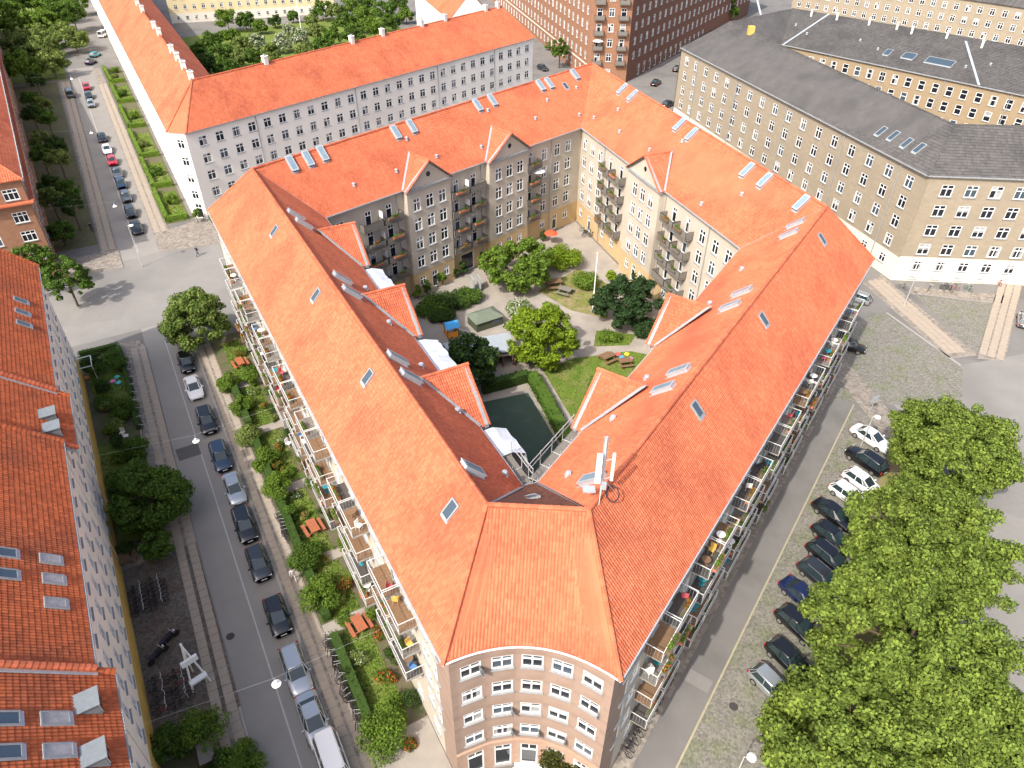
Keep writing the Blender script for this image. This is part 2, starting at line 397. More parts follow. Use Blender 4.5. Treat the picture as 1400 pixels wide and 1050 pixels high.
def facade(parent, a, b, z0, z1, ops, mat, bands=(), reveal=.13, dirt=False, depthmat=None, name='wall', defer=None):
    """a > b in plan, outside lies on the right hand; ops = (u, z, width, height, style); bands = (z, material) upward from z0"""
    a, b = Vector(a), Vector(b); L = (b - a).length; d = (b - a) / L; nrm = Vector((d.y, -d.x))
    mats = [mat] + [m_ for _, m_ in bands]
    ops = [o for o in ops if o[0] - o[2] / 2 > .05 and o[0] + o[2] / 2 < L - .05]
    us = sorted({0, L} | {round(o[0] + s * o[2] / 2, 4) for o in ops for s in (-1, 1)})
    vs = sorted({z0, z1} | {round(o[1] + s * o[3] / 2, 4) for o in ops for s in (-1, 1)} | {bz for bz, _ in bands})
    vs = [v for v in vs if z0 <= v <= z1]
    uc = np.array([(us[i] + us[i + 1]) / 2 for i in range(len(us) - 1)]); vc = np.array([(vs[i] + vs[i + 1]) / 2 for i in range(len(vs) - 1)])
    hole = np.zeros((len(vc), len(uc)), bool)
    for o in ops:
        hole |= ((np.abs(vc - o[1]) < o[3] / 2)[:, None]) & ((np.abs(uc - o[0]) < o[2] / 2)[None])
    mb = MB()
    def P(u, v, dd=0): q = a + d * u - nrm * dd; return (q.x, q.y, v)
    for j in range(len(vc)):
        mi = 0
        for bi, (bz, _) in enumerate(bands):
            if vc[j] < bz: mi = bi + 1; break
        i = 0
        while i < len(uc):
            if hole[j, i]: i += 1; continue
            k = i
            while k + 1 < len(uc) and not hole[j, k + 1]: k += 1
            u0, u1, v0, v1 = us[i], us[k + 1], vs[j], vs[j + 1]
            mb.quad(P(u0, v0), P(u1, v0), P(u1, v1), P(u0, v1), mi, ((u0, v0), (u1, v0), (u1, v1), (u0, v1)))
            i = k + 1
    for o in ops:
        u0, u1, v0, v1 = o[0] - o[2] / 2, o[0] + o[2] / 2, o[1] - o[3] / 2, o[1] + o[3] / 2
        mi = 0
        for bi, (bz, _) in enumerate(bands):
            if o[1] < bz: mi = bi + 1; break
        for (p, q) in (((u0, v0), (u1, v0)), ((u1, v0), (u1, v1)), ((u1, v1), (u0, v1)), ((u0, v1), (u0, v0))):
            mb.quad(P(*p), P(*q), P(*q, reveal), P(*p, reveal), mi)
    wall = mb.build(name, mats, parent)
    for o in ops:
        M = Matrix.Identity(4)
        for i, vec in enumerate(((d.x, d.y, 0), (-nrm.x, -nrm.y, 0), (0, 0, 1))):
            for j in range(3): M[j][i] = vec[j]
        # x along wall, y outwards
        for j, c in enumerate((nrm.x, nrm.y, 0)): M[j][1] = c
        M[0][0], M[1][0] = -d.x, -d.y
        q = a + d * o[0]; M.translation = (q.x, q.y, o[1])
        BUILD_WIN.setdefault(parent.name, []).append((M, o[2], o[3], o[4]))
    return wall
def flush_windows(parent, limit=290):
    L = BUILD_WIN.pop(parent.name, [])
    cp = Vector((0, 0, CAMH)); L.sort(key=lambda t: (t[0].translation - cp).length)
    Ti = parent.matrix_basis.inverted(); rest = MB()
    for i, (M, wd, ht, st) in enumerate(L):
        me, pm = win_mesh(wd, ht, st); r = random.random()
        v = 0 if r < .48 else (1 if r < .64 else (2 if r < .76 else (3 if r < .87 else 4)))
        if i < limit:
            nm = 'door' if st == 'door' else 'window'
            o = link(nm, me, parent, M=Ti @ M); link('pane', pm[v], o, world=False)
        else:
            for src, off in ((me, 0), (pm[v], 2)):
                n = len(rest.v); rest.v += [tuple(M @ x.co) for x in src.vertices]
                for p in src.polygons:
                    rest.f.append(tuple(n + j for j in p.vertices)); rest.mi.append(p.material_index if off == 0 else ((2 + v if v < 3 else 2) if p.material_index == 0 else (4 if v > 2 else 2)))
    if rest.v:
        o = rest.build('far_windows', [white_p, lead, glassd, glassb, glassc], parent); o['kind'] = 'stuff'
def rows(us, zs, wd, ht, st='cross'): return [(u, z, wd, ht, st) for u in us for z in zs]
def lin(a, b, step):
    n = max(1, int(round((b - a) / step))); return [a + (b - a) * (i + .5) / n for i in range(n)]

# ------------------------------------------------------------------ ground, streets, pavements
def sheet(name, pts, z, mat, kind='structure', label=None):
    mb = MB(); pts = [Vector((p[0], p[1])) for p in pts]
    a = sum(cross2(pts[i], pts[(i + 1) % len(pts)]) for i in range(len(pts)))
    if a < 0: pts = pts[::-1]
    mb.ngon([(p.x, p.y, z) for p in pts]); return tag(mb.build(name, mat), label, None, None, kind)
def raised(name, pts, z, mat, side=None):
    mb = MB(); mb.prism(pts, 0, z, 0, 1); return tag(mb.build(name, [mat, side or kerb_m]), kind='structure')
SLABM = {}
def slab_mesh(l, w_, t=.03):
    k = (round(l, 3), round(w_, 3))
    if k not in SLABM:
        mb = MB(); g = .012; b = .012; l2, w2 = l / 2 - g, w_ / 2 - g
        mb.quad((-l2 + b, -w2 + b, t), (l2 - b, -w2 + b, t), (l2 - b, w2 - b, t), (-l2 + b, w2 - b, t))
        o = [(-l2, -w2), (l2, -w2), (l2, w2), (-l2, w2)]; i = [(-l2 + b, -w2 + b), (l2 - b, -w2 + b), (l2 - b, w2 - b), (-l2 + b, w2 - b)]
        for k2 in range(4):
            j = (k2 + 1) % 4; mb.quad((*o[k2], 0), (*o[j], 0), (*i[j], t), (*i[k2], t))
        SLABM[k] = mb.mesh('paving_slab', slab_m)
    return SLABM[k]
def slab_run(parent, org, ang, length, widths, l=.8, z=.12, limit=300):
    d = Vector((math.cos(ang), math.sin(ang))); nn = Vector((d.y, -d.x)); n = 0
    for i in range(int(length / l)):
        for off, w_ in widths:
            p = org + d * ((i + .5) * l) + nn * off
            M = Matrix.Translation((p.x, p.y, z + random.uniform(-.006, .006))) @ Matrix.Rotation(ang + random.uniform(-.006, .006), 4, 'Z')
            if n < limit: link('paving_slab', slab_mesh(l, w_), parent, M=M); n += 1
sheet('ground', [(-2500, -2500), (2500, -2500), (2500, 2500), (-2500, 2500)], 0, midas)
sheet('left_street', [S(-30, -12), S(-30, -6.3), S(76, -6.3), S(76, -12)], .004, asphalt)
sheet('upper_street', [S(96, -12.4), S(96, -6.4), S(225, -6.7), S(225, -13.2)], .004, asphalt)
sheet('crossing', [G2(92, 476), G2(228, 441), S(76, -6), S(66, 1), S(70, 8), S(100, 6), S(98, -2), G2(190, 352), G2(130, 366), S(92, -60), S(76, -60)], .008, pale_as)
sheet('service_road', [Q(-30, .9), Q(-30, 3.35), Q(60, 3.5), Q(60, .9)], .004, midas)
sheet('back_street', [S(98, 4), S(86, 8), S(118, 95), S(134, 92)], .004, asphalt)
sheet('side_street', [G2(790, 110), G2(950, 60), G2(985, 75), G2(1200, 380), G2(1150, 400)], .006, midas)
# pavements beside the left street
pvL = raised('pavement_left', [S(-30, -14.4), S(-30, -12), S(71, -12.4), S(71.5, -14.9)], .11, slab_far)
slab_run(pvL, S(-2, -13.2), angL - .004, 72, ((-.52, .76), (.52, .76)), .85, .113)
pvR = raised('pavement_right', [S(-30, -6.3), S(-30, -4.4), S(66, -4.4), S(66, -6.3)], .11, slab_far)
slab_run(pvR, S(-2, -5.3), angL, 68, ((-.45, .7), (.45, .7)), .85, .113)
pul = raised('pavement_upper_left', [S(100, -14.8), S(100, -12.4), S(214, -13.4), S(214, -16)], .11, slab_far)
slab_run(pul, S(101, -13.6), angL + .008, 110, ((-.55, .85), (.55, .85)), 1.0, .113, 230)
pvu = raised('pavement_upper_right', [S(103, -6.5), S(103, -4), S(222, -5), S(222, -7.2)], .11, slab_far)
slab_run(pvu, S(104, -5.3), angL + .006, 100, ((-.55, .85), (.55, .85)), 1.0, .113, 230)
raised('corner_pavement', [S(96.5, -6.6), S(103.5, -6.6), S(106, 2), S(98, 7), S(95, 3)], .1, slab_far)
raised('corner_pavement_left', [S(93.5, -12.2), S(100.2, -12.2), S(101, -22), S(95, -22)], .1, slab_far)
mbk = MB()
mbk.prism([S(-30, -12), S(-30, -11.82), S(70, -12.22), S(70, -12.4)], 0, .12); tag(mbk.build('kerb_left', kerb_m), kind='structure')
mbk = MB(); mbk.prism([S(-30, -6.48), S(-30, -6.3), S(66, -6.3), S(66, -6.48)], 0, .12); tag(mbk.build('kerb_right', kerb_m), kind='structure')
sheet('parking_line', [S(-30, -9.0), S(-30, -8.88), S(74, -9.55), S(74, -9.67)], .009, paint_w)
sheet('parking_line_upper', [S(98, -9.6), S(98, -9.48), S(215, -11), S(215, -11.12)], .009, paint_w)
sheet('cobbled_bay', [S(13.5, -18.2), S(13.5, -12.0), S(32, -12.1), S(32, -18.8)], .125, cobble_d)
raised('cobbled_bay_base', [S(13.4, -18.2), S(13.4, -14.3), S(32.1, -14.3), S(32.1, -18.9)], .119, cobble_d)
raised('bay_path_upper', [S(31.8, -18.9), S(31.8, -14.3), S(33.3, -14.3), S(33.3, -18.9)], .135, slab_far)
raised('bay_path_lower', [S(12, -18.2), S(12, -14.2), S(13.6, -14.2), S(13.6, -18.2)], .135, slab_far)
sheet('asphalt_patch', [S(44.5, -9.4), S(44.5, -11.7), S(46.6, -11.8), S(46.6, -9.4)], .012, mk('dark_patch', (.11, .105, .10), (.09, .088, .085), .92, 2))
sheet('asphalt_patch', [S(78, -14), S(79.5, -20), S(84, -18), S(83, -12)], .012, mk('grey_patch', (.215, .205, .19), (.19, .18, .17), .92, 2)); sheet('asphalt_patch', [Q(12, 1.2), Q(12, 3.2), Q(13.2, 3.2), Q(13.2, 1.2)], .012, MATS['grey_patch']); sheet('asphalt_patch', [Q(47, 18), Q(47, 22), Q(58, 27), Q(60, 22)], .012, MATS['grey_patch'])
for px, py in ((1003, 966), (940, 888), (205, 585), (1240, 437), (315, 870)):
    p = G2(px, py); mb = MB(); mb.lathe([(0, .03), (.34, .03), (.36, .008)], 12, c=(p.x, p.y, 0)); tag(mb.build('manhole_cover', mk('cast_iron', (.05, .048, .045), None, .7)), kind='structure')
# right hand side
pr = raised('service_pavement', [Q(-20, -.9), Q(-20, .9), Q(62, .9), Q(62, -.9)], .11, slab_far)
sheet('parking_cobbles', [Q(-30, 3.6), Q(-30, 13), Q(52, 11), Q(55, 7), Q(55.5, 3.7)], .005, cobble)
mbk = MB(); mbk.prism([Q(-30, 3.4), Q(-30, 3.55), Q(56, 3.7), Q(56, 3.55)], 0, .03); tag(mbk.build('yellow_edge_line', paint_y), kind='structure')
sheet('tree_bed', [Q(-30, 10.5), Q(-30, 16), Q(48, 15), Q(54, 9.5), Q(51, 8.9)], .012, grass_dry)
p1 = raised('street_pavement', [G2(1180, 388), G2(1204, 376), G2(1336, 486), G2(1296, 490)], .10, slab_far)
a_, b_ = G2(1196, 384), G2(1312, 487)
slab_run(p1, a_, math.atan2((b_ - a_).y, (b_ - a_).x), (b_ - a_).length, ((-.9, .85), (0, .85), (.9, .85)), .8, .103)
p2 = raised('corner_path', [G2(1400, 262), G2(1420, 290), G2(1374, 493), G2(1336, 490)], .10, slab_far)
a_, b_ = G2(1408, 290), G2(1354, 490)
slab_run(p2, a_, math.atan2((b_ - a_).y, (b_ - a_).x), (b_ - a_).length, ((-1.0, .85), (0, .85), (1.0, .85)), .8, .103)
raised('facade_path', [G2(1243, 401), G2(1250, 393), G2(1378, 405), G2(1374, 416)], .10, slab_far)
sheet('cobbled_triangle', [G2(1252, 404), G2(1372, 416), G2(1342, 484), G2(1330, 482)], .006, cobble)
sheet('cobbled_field', [G2(1150, 445), G2(1208, 428), G2(1316, 505), G2(1315, 560), G2(1120, 545)], .007, cobble)
p3 = raised('lower_street_pavement', [G2(1128, 497), G2(1150, 487), G2(1240, 590), G2(1212, 600)], .08, slab_far)
mbk = MB(); a_, b_ = G2(1212, 428), G2(1313, 500); n_ = (b_ - a_).normalized(); n_ = Vector((-n_.y, n_.x)) * .12
mbk.prism([a_ - n_, a_ + n_, b_ + n_, b_ - n_], 0, .1); tag(mbk.build('kerb_corner', kerb_m), kind='structure')
sheet('east_road', [G2(1310, 500), G2(1420, 480), Q(60, 45), Q(-40, 45), Q(-40, 16.2), Q(50, 15.2), G2(1215, 545)], .003, pale_as)
# courtyard
sheet('courtyard', [I0, I1, I2, I3, I4], .010, pathm)
sheet('court_field', [G2(655, 551), G2(722, 537), G2(772, 622), G2(738, 668), G2(700, 660)], .020, court_m)
def tufts(name, pts, mat, n, h=.13, seed=1, parent=None, z=0):
    rs = random.Random(seed); P = [Vector((p[0], p[1])) for p in pts]; xs = [p.x for p in P]; ys = [p.y for p in P]; V = []
    def ins(x, y):
        c = False; j = len(P) - 1
        for i in range(len(P)):
            if (P[i].y > y) != (P[j].y > y) and x < (P[j].x - P[i].x) * (y - P[i].y) / (P[j].y - P[i].y) + P[i].x: c = not c
            j = i
        return c
    tries = 0
    while len(V) < n * 3 and tries < n * 6:
        tries += 1; x, y = rs.uniform(min(xs), max(xs)), rs.uniform(min(ys), max(ys))
        if not ins(x, y): continue
        t = rs.uniform(0, 6.3); q = rs.uniform(.05, .13); hh = h * rs.uniform(.5, 1.3)
        V += [(x - math.cos(t) * q, y - math.sin(t) * q, z), (x + math.cos(t) * q, y + math.sin(t) * q, z), (x + rs.uniform(-.1, .1), y + rs.uniform(-.1, .1), z + hh)]
    V = np.array(V); F = np.arange(len(V)).reshape(-1, 3)
    return link(name, np_mesh(name, V, F, mat), parent)
def lawn(label, pts, n, dry=False, seed=1):
    o = sheet('lawn', pts, .022 + seed * .0007, grass_dry if dry else grass_g, 'stuff', label); o['category'] = 'grass'
    t = tufts('grass_blades', pts, grass_b2 if dry else grass_b, n, .1, seed, o, .03); t['kind'] = 'stuff'
lawn('sunny lawn beside the path and the right wing dormers', [G2(742, 506), G2(786, 490), G2(862, 480), G2(890, 486), G2(885, 520), G2(800, 600), G2(772, 556)], 3500, False, 2)
lawn('dry worn lawn around the flagpole in the courtyard', [G2(735, 398), G2(790, 368), G2(838, 392), G2(830, 436), G2(780, 424)], 1800, True, 3)
lawn('small green bed beside the dark courtyard tree', [G2(815, 452), G2(870, 458), G2(860, 472), G2(812, 474)], 900, False, 4)
# gardens along the left wing
g0 = raised('garden_bed_left_wing', [S(2, -4.4), S(2, .4), S(67, .4), S(67, -4.4)], .06, earth)
for i, (s0, s1) in enumerate(((6.3, 16), (17.5, 23.5), (25, 34), (35.8, 44.5), (46, 54), (55.5, 65))):
    pts = [S(s0, -3.2), S(s0, -.9), S(s1, -.9), S(s1, -3.2)]
    o = sheet('lawn', pts, .075, grass_g, 'stuff', 'garden lawn between street hedge and balconies, %s from the front corner' % ORD[i]); o['category'] = 'grass'
    t = tufts('grass_blades', pts, grass_b, 1300, .12, 10 + i, o, .08); t['kind'] = 'stuff'
for i, s0 in enumerate((16.2, 23.7, 34.2, 44.7, 54.2)):
    raised('garden_path', [S(s0, -4.35), S(s0, .3), S(s0 + 1.2, .3), S(s0 + 1.2, -4.35)], .085, pathm)
raised('corner_terrace', [S(1.2, -4.3), S(1.2, .4), S(5.8, .4), S(5.8, -4.3)], .085, pathm)
# gardens of the left building
raised('garden_bed_left_building', [S(33.4, -19), S(33.4, -14.4), S(71, -14.9), S(71, -20)], .06, earth)
raised('garden_bed_near', [S(-20, -18), S(-20, -14.3), S(11.9, -14.3), S(11.9, -18.2)], .06, earth)
for i, (s0, s1) in enumerate(((58, 69), (35, 51))):
    pts = [S(s0, -18.6), S(s0, -15), S(s1, -15.2), S(s1, -19.2)]
    o = sheet('lawn', pts, .078, grass_g, 'stuff', ('shaded lawn with toys near the crossing, below the white facade', 'shaded lawn below the white facade behind the large dark tree')[i]); o['category'] = 'grass'
    t = tufts('grass_blades', pts, grass_b, 1300, .12, 30 + i, o, .08); t['kind'] = 'stuff'
# gardens of the upper street
raised('garden_bed_white_building', [S(106.5, -4), S(106.5, 0), S(222, 0), S(222, -4.6)], .06, earth)
for i, (s0, s1) in enumerate(((108.5, 121), (124, 138), (142, 158), (163, 178), (184, 200))):
    pts = [S(s0, -3.1), S(s0, -.4), S(s1, -.4), S(s1, -3.3)]
    o = sheet('lawn', pts, .075, grass_g, 'stuff', 'bright lawn plot below the white building on the upper street, %s from the crossing' % ORD[i]); o['category'] = 'grass'
    t = tufts('grass_blades', pts, grass_b, 700, .15, 50 + i, o, .08); t['kind'] = 'stuff'
raised('garden_bed_brick_building', [S(104, -21.5), S(104, -15), S(212, -16.4), S(212, -27)], .06, earth)
sheet('white_court_lawn', [S(122, 16), S(250, 18), S(260, 90), S(158, 88)], .012, grass_g)
sheet('park_lawn', [S(215, -60), S(215, -14), S(420, -14), S(420, -90)], .012, grass_g)

# ------------------------------------------------------------------ the main block
main = thing('apartment_block', 'five-winged apartment block with bright orange tile roofs around a green courtyard', 'building', (1, 80, 0))
OV = .45
def inset(a, b, d_): # shift a line to the left of its direction
    a, b = Vector(a), Vector(b); q = (b - a).normalized(); n_ = Vector((-q.y, q.x)) * d_; return a + n_, b + n_
def meet(p, p2, q, q2):
    d1, d2 = p2 - p, q2 - q; t = cross2(q - p, d2) / cross2(d1, d2); return p + d1 * t
def inset_ring(P, d_):
    out = []; n = len(P)
    for i in range(n):
        a = inset(P[i - 1], P[i], d_); b = inset(P[i], P[(i + 1) % n], d_); out.append(meet(*a, *b))
    return out
outer = [E0, E4, E3, E2, E1]                    # counter-clockwise seen from above: outside lies on the right
inner = [I0, I1, I2, I3, I4]                    # clockwise: outside (the courtyard) lies on the right
W0, W4, W3, W2, W1 = inset_ring(outer, OV)
V0, V1, V2, V3, V4 = inset_ring(inner, .35)
ARC = E0.lerp(E4, .5); ARCM = G2(723, 884, ZE); SAG = (ARCM - ARC).length
uF = (E4 - E0).normalized(); LF = (E4 - E0).length; vF = Vector((-uF.y, uF.x))
def arc(u): x = (u / LF) * 2 - 1; return SAG * (1 - x * x)
# slopes
SL = {}
SL['left_outer'] = Slope(E0, E1, R0, R1, ZE, ZR)
SL['left_inner'] = Slope(I0, I1, R0, R1, ZE, ZR)
SL['back_left'] = Slope(I1, I2, R1, R2, ZE, ZR)
SL['back_right'] = Slope(I2, I3, R2, R3, ZE, ZR)
SL['right_inner'] = Slope(I3, I4, R3, R4, ZE, ZR)
SL['right_outer'] = Slope(E4, E3, R4, R3, ZE, ZR)
SL['back_left_outer'] = Slope(E1, E2, R1, R2, ZE, ZR)
SL['back_right_outer'] = Slope(E2, E3, R2, R3, ZE, ZR)
SL['front_inner'] = Slope(I0, I4, R0, R4, ZE, ZR)
arcpts = [E0 + uF * (LF * i / 16) + vF * arc(LF * i / 16) for i in range(17)]
SL['front'] = Slope(E0, E4, R0, R4, ZE, ZR, [E0, E4, R4, R0], arc)
for k in ('left_outer', 'left_inner', 'back_left', 'back_right', 'right_inner', 'right_outer'): tiles(SL[k], main, tile_m)
tiles(SL['front_inner'], main, tile_dark)
for k in ('back_left_outer', 'back_right_outer'): tiles(SL[k], main, tile_m, rows=False)
fr = MB()
for i in range(16):
    a, b = arcpts[i], arcpts[i + 1]; t0, t1 = i / 16, (i + 1) / 16; c, d_ = R0.lerp(R4, t0), R0.lerp(R4, t1)
    fr.quad((a.x, a.y, ZE - .06), (b.x, b.y, ZE - .06), (d_.x, d_.y, ZR - .08), (c.x, c.y, ZR - .08))
fro = fr.build('roof', tile_m, main); tiles(SL['front'], fro, tile_m, under=False)
V3z = lambda p, z: Vector((p.x, p.y, z))
for a, b, za, zb in ((R0, R1, ZR, ZR), (R1, R2, ZR, ZR), (R2, R3, ZR, ZR), (R3, R4, ZR, ZR), (R4, R0, ZR, ZR), (E0, R0, ZE, ZR), (E4, R4, ZE, ZR), (E3, R3, ZE, ZR), (E1, R1, ZE, ZR)):
    caps(main, V3z(a, za + .03), V3z(b, zb + .03), tile_m)
for a, b in ((I2, R2), (I3, R3), (I1, R1), (I0, R0), (I4, R4)): bar(main, 'valley_flashing', V3z(a, ZE + .05), V3z(b, ZR + .02), .34, .05, lead)
for a, b in ((E0, E1), (E4, E3), (I0, I1), (I1, I2), (I2, I3), (I3, I4), (I4, I0)): bar(main, 'gutter', V3z(a, ZE - .03), V3z(b, ZE - .03), .16, .13, zinc)
gm = MB()
for i in range(16): gm.tube(V3z(arcpts[i] - vF * .05, ZE - .03), V3z(arcpts[i + 1] - vF * .05, ZE - .03), .06, None, 6)
gm.build('gutter', white_p, main)
sf = MB()                                          # soffits close the eaves
for ring, wr in ((outer, (W0, W4, W3, W2, W1)), (inner, (V0, V1, V2, V3, V4))):
    for i in range(5):
        if ring is outer and i == 0: continue
        a, b, c, d_ = ring[i], ring[(i + 1) % 5], wr[(i + 1) % 5], wr[i]
        sf.quad(V3z(a, ZE - .1), V3z(b, ZE - .1), V3z(c, ZE - .1), V3z(d_, ZE - .1))
sf.build('soffit', white_p, main)
ZS = (5.35, 8.2, 11.05, 13.9)                      # window heights of the four upper floors
# outer left wing, front to back  (outside on the right: walk E1>E0 direction reversed)
def walk(a, b): return (b - a).length
LBAL = (7.9, 17.0, 26.2, 33.8, 42.0, 50.2, 58.2)   # balcony pairs, metres from the front corner
LW = walk(W1, W0)
ops = []
for c in LBAL:
    for s_ in (-1, 1): ops += rows([LW - c - s_ * 1.05], ZS, 1.0, 2.0, 'door')
for c in (3.2, 12.5, 21.6, 30.1, 38.0, 46.2, 54.3, 63, 66.5): ops += rows([LW - c - .85, LW - c + .85], ZS, 1.15, 1.6)
for c in lin(3, LW - 2, 3.0): ops.append((c, 2.2, 1.1, 1.4, 'cross'))
facade(main, W1, W0, 0, ZE - .1, ops, cream_w, ((3.7, cream_w),))
RBAL = (7.0, 14.6, 22.2, 29.8, 37.4, 45.0, 52.6)
RW = walk(W4, W3); ops = []
for c in RBAL:
    for s_ in (-1, 1): ops += rows([c + s_ * 1.05], ZS, 1.0, 2.0, 'door')
for c in (2.8, 10.8, 18.4, 26, 33.6, 41.2, 48.8, 57): ops += rows([c - .8, c + .8], ZS, 1.15, 1.6)
for c in lin(3, RW - 2, 3.0): ops.append((c, 2.2, 1.1, 1.4, 'cross'))
facade(main, W4, W3, 0, ZE - .1, ops, grey_wall, ((3.7, cream_w),))
facade(main, W3, W2, 0, ZE - .1, [], grey_wall); facade(main, W2, W1, 0, ZE - .1, [], grey_wall)
# quoins: the rose brown brick of the front turns both corners
for a, b, c in ((W0, W1, -1), (W4, W3, 1)):
    q = (b - a).normalized(); n_ = Vector((q.y, -q.x)) * c
    mb = MB(); p = [a + n_ * .012, a + q * 2.2 + n_ * .012]
    if c > 0: p = p[::1]
    mb.quad(V3z(p[0], 0), V3z(p[1], 0), V3z(p[1], ZE - .12), V3z(p[0], ZE - .12), 0, ((0, 0), (2.2, 0), (2.2, 16), (0, 16))); mb.build('corner_brickwork', pink_br, main)
# concave front
brk = [0, .037, .203, .227, .393, .417, .583, .607, .773, .797, .963, 1]
def fp(t):
    p = W0.lerp(W4, t); x = 2 * t - 1; return p + vF * (SAG * (1 - x * x))
k = 0
for i in range(11):
    a, b = fp(brk[i]), fp(brk[i + 1]); L_ = walk(a, b); ops = []
    if i % 2 == 1:
        ops = rows([L_ / 2], (5.5, 8.3, 11.1, 13.95, ), 1.36, 1.35)
        ops.append((L_ / 2, 1.9, 1.22, 2.9, 'door' if i == 5 else 'shop'))
    facade(main, a, b, 0, ZE - .02, ops, pink_br, ((3.7, pink_band),))
    bar(main, 'string_course', V3z(a - vF * .04, 4.0), V3z(b - vF * .04, 4.0), .22, .28, pink_band)
    if i % 2 == 1 and (i, 0) != (0, 0):
        for zz_, sel in ((13.95, (1,)), (8.3, (3,)), (5.5, (3, 5, 7)), (11.1, (9,))):
            if i in sel:            # casements standing open
                d_ = (b - a).normalized(); n_ = Vector((d_.y, -d_.x)); base = a + d_ * (L_ / 2 + .55)
                e_ = base + n_ * .5 + d_ * .16; mb = MB()
                for z0_, z1_ in ((zz_ - .6, zz_ - .53), (zz_ + .13, zz_ + .2)): mb.quad(V3z(base, z0_), V3z(e_, z0_), V3z(e_, z1_), V3z(base, z1_))
                for f0, f1 in ((0, .12), (.88, 1)): mb.quad(V3z(base.lerp(e_, f0), zz_ - .6), V3z(base.lerp(e_, f1), zz_ - .6), V3z(base.lerp(e_, f1), zz_ + .2), V3z(base.lerp(e_, f0), zz_ + .2))
                mb.quad(V3z(base, zz_ - .6), V3z(e_, zz_ - .6), V3z(e_, zz_ + .2), V3z(base, zz_ + .2), 1); o = mb.build('open_casement', [white_p, glassb], main)
st_ = MB()
for j in range(3): st_.box((0, -.3 * j, .16 * (3 - j) / 2 + .02), (2.4 - .2 * (2 - j), .32, .16 * (3 - j)))
c = fp(.5) - vF * .25; o = st_.build('entrance_steps', white_p, main, world=False); o.location = Vector((c.x, c.y, .0)) - main.location; o.rotation_euler = (0, 0, math.atan2(uF.y, uF.x))
# courtyard facades
def fz(us, st='cross', wd=1.05, ht=1.55): return rows(us, ZS, wd, ht, st)
LBl, LBr = walk(V1, V2), walk(V2, V3)
off1 = .35
RIS = []
def risalit(a, b, uc, hw, wallA, wallB, big=True, zp=19.5, prot=.9):
    """gabled bay on the courtyard wall a>b (eave line), centre uc"""
    d_ = (b - a).normalized(); out = Vector((d_.y, -d_.x)); lift = lambda u, v: a + d_ * u - out * v          # v > 0: towards the ridge
    f0, f1 = lift(uc - hw + .3, -prot + .35), lift(uc + hw - .3, -prot + .35)
    ops = []
    Lf = walk(f0, f1)
    if big:
        ops = rows([Lf / 2 - 2.25, Lf / 2, Lf / 2 + 2.25], ZS, 1.3, 1.85) + [(Lf / 2 - 2.2, 2.2, 1.05, 1.4, 'cross'), (Lf / 2, 1.75, 1.05, 2.6, 'door'), (Lf / 2 + 2.2, 2.2, 1.05, 1.4, 'cross')]
    facade(main, f0, f1, 0, ZE - .05, ops, grey_wall, ((3.7, ochre),))
    b0, b1 = lift(uc - hw + .3, .4), lift(uc + hw - .3, .4)
    facade(main, b0, f0, 0, ZE - .05, [], grey_wall, ((3.7, ochre),)); facade(main, f1, b1, 0, ZE - .05, [], grey_wall, ((3.7, ochre),))
    mb = MB(); pk = f0.lerp(f1, .5) ; zt = zp - .28
    mb.ngon([V3z(f0, ZE - .05), V3z(f1, ZE - .05), V3z(pk, zt)]); g_ = mb.build('gable_wall', grey_wall, main)
    wm = MB(); q = pk + out * .02; seg = 12; wm.ngon([V3z(q + d_ * .36 * math.cos(6.283 * j / seg), 17.6 + .36 * math.sin(6.283 * j / seg)) for j in range(seg)]); wm.build('round_window', glassd, g_)
    q0, q1 = f0 + out * .1 - d_ * .3, f1 + out * .1 + d_ * .3
    bar(main, 'cornice', V3z(q0, ZE - .12), V3z(q1, ZE - .12), .34, .26, lead)
    bar(main, 'verge', V3z(q0, ZE), V3z(pk + out * .12, zp - .1), .28, .2, lead); bar(main, 'verge', V3z(pk + out * .12, zp - .1), V3z(q1, ZE), .28, .2, lead)
    depth = (zp - ZE) / (ZR - ZE) * 5.8
    ro = -prot - .12
    for sgn in (-1, 1):
        e0_, e1_ = lift(uc + sgn * hw, ro), lift(uc + sgn * hw, depth); r0_, r1_ = lift(uc, ro), lift(uc, depth)
        s_ = Slope(e0_, e1_, r0_, r1_, ZE - .02, zp, [e0_, lift(uc + sgn * hw, .05), r1_, r0_]); tiles(s_, main, tile_m, name='gable_roof')
        bar(main, 'valley_flashing', V3z(lift(uc + sgn * hw, -.1), ZE + .12), V3z(r1_, zp + .12), .26, .06, lead)
    caps(main, V3z(lift(uc, ro), zp + .02), V3z(lift(uc, depth), zp + .02), tile_m, .14)
for u in (11.4, 25.8, 41.1): risalit(I0, I1, u, 4.1, V0, V1, False)
risalit(I1, I2, 15.9, 4.1, V1, V2); risalit(I1, I2, 31.2, 4.4, V1, V2)
risalit(I2, I3, 22.1, 4.8, V2, V3)
for u in (19.4, 33.5): risalit(I3, I4, u, 4.1, V3, V4, False)
facade(main, V0, V1, 0, ZE - .1, [], grey_wall, ((3.7, ochre),))
us = [2.3, 6.6, 9.9, 21.7, 25.0, 36.8, 40, 43, 45.6]
o_ = []
for u in us: o_ += rows([u], ZS, 1.0 if u in (6.6, 9.9, 21.7, 25.0, 36.8) else 1.3, 2.1 if u in (6.6, 9.9, 21.7, 25.0, 36.8) else 1.85, 'door' if u in (6.6, 9.9, 21.7, 25.0, 36.8) else 'cross')
o_ += [(u, 2.2, 1.1, 1.4, 'cross') for u in (2.3, 7, 40, 45.6)] + [(43, 1.6, 1.1, 2.6, 'door'), (23.3, 1.5, 2.6, 2.9, 'gate')]
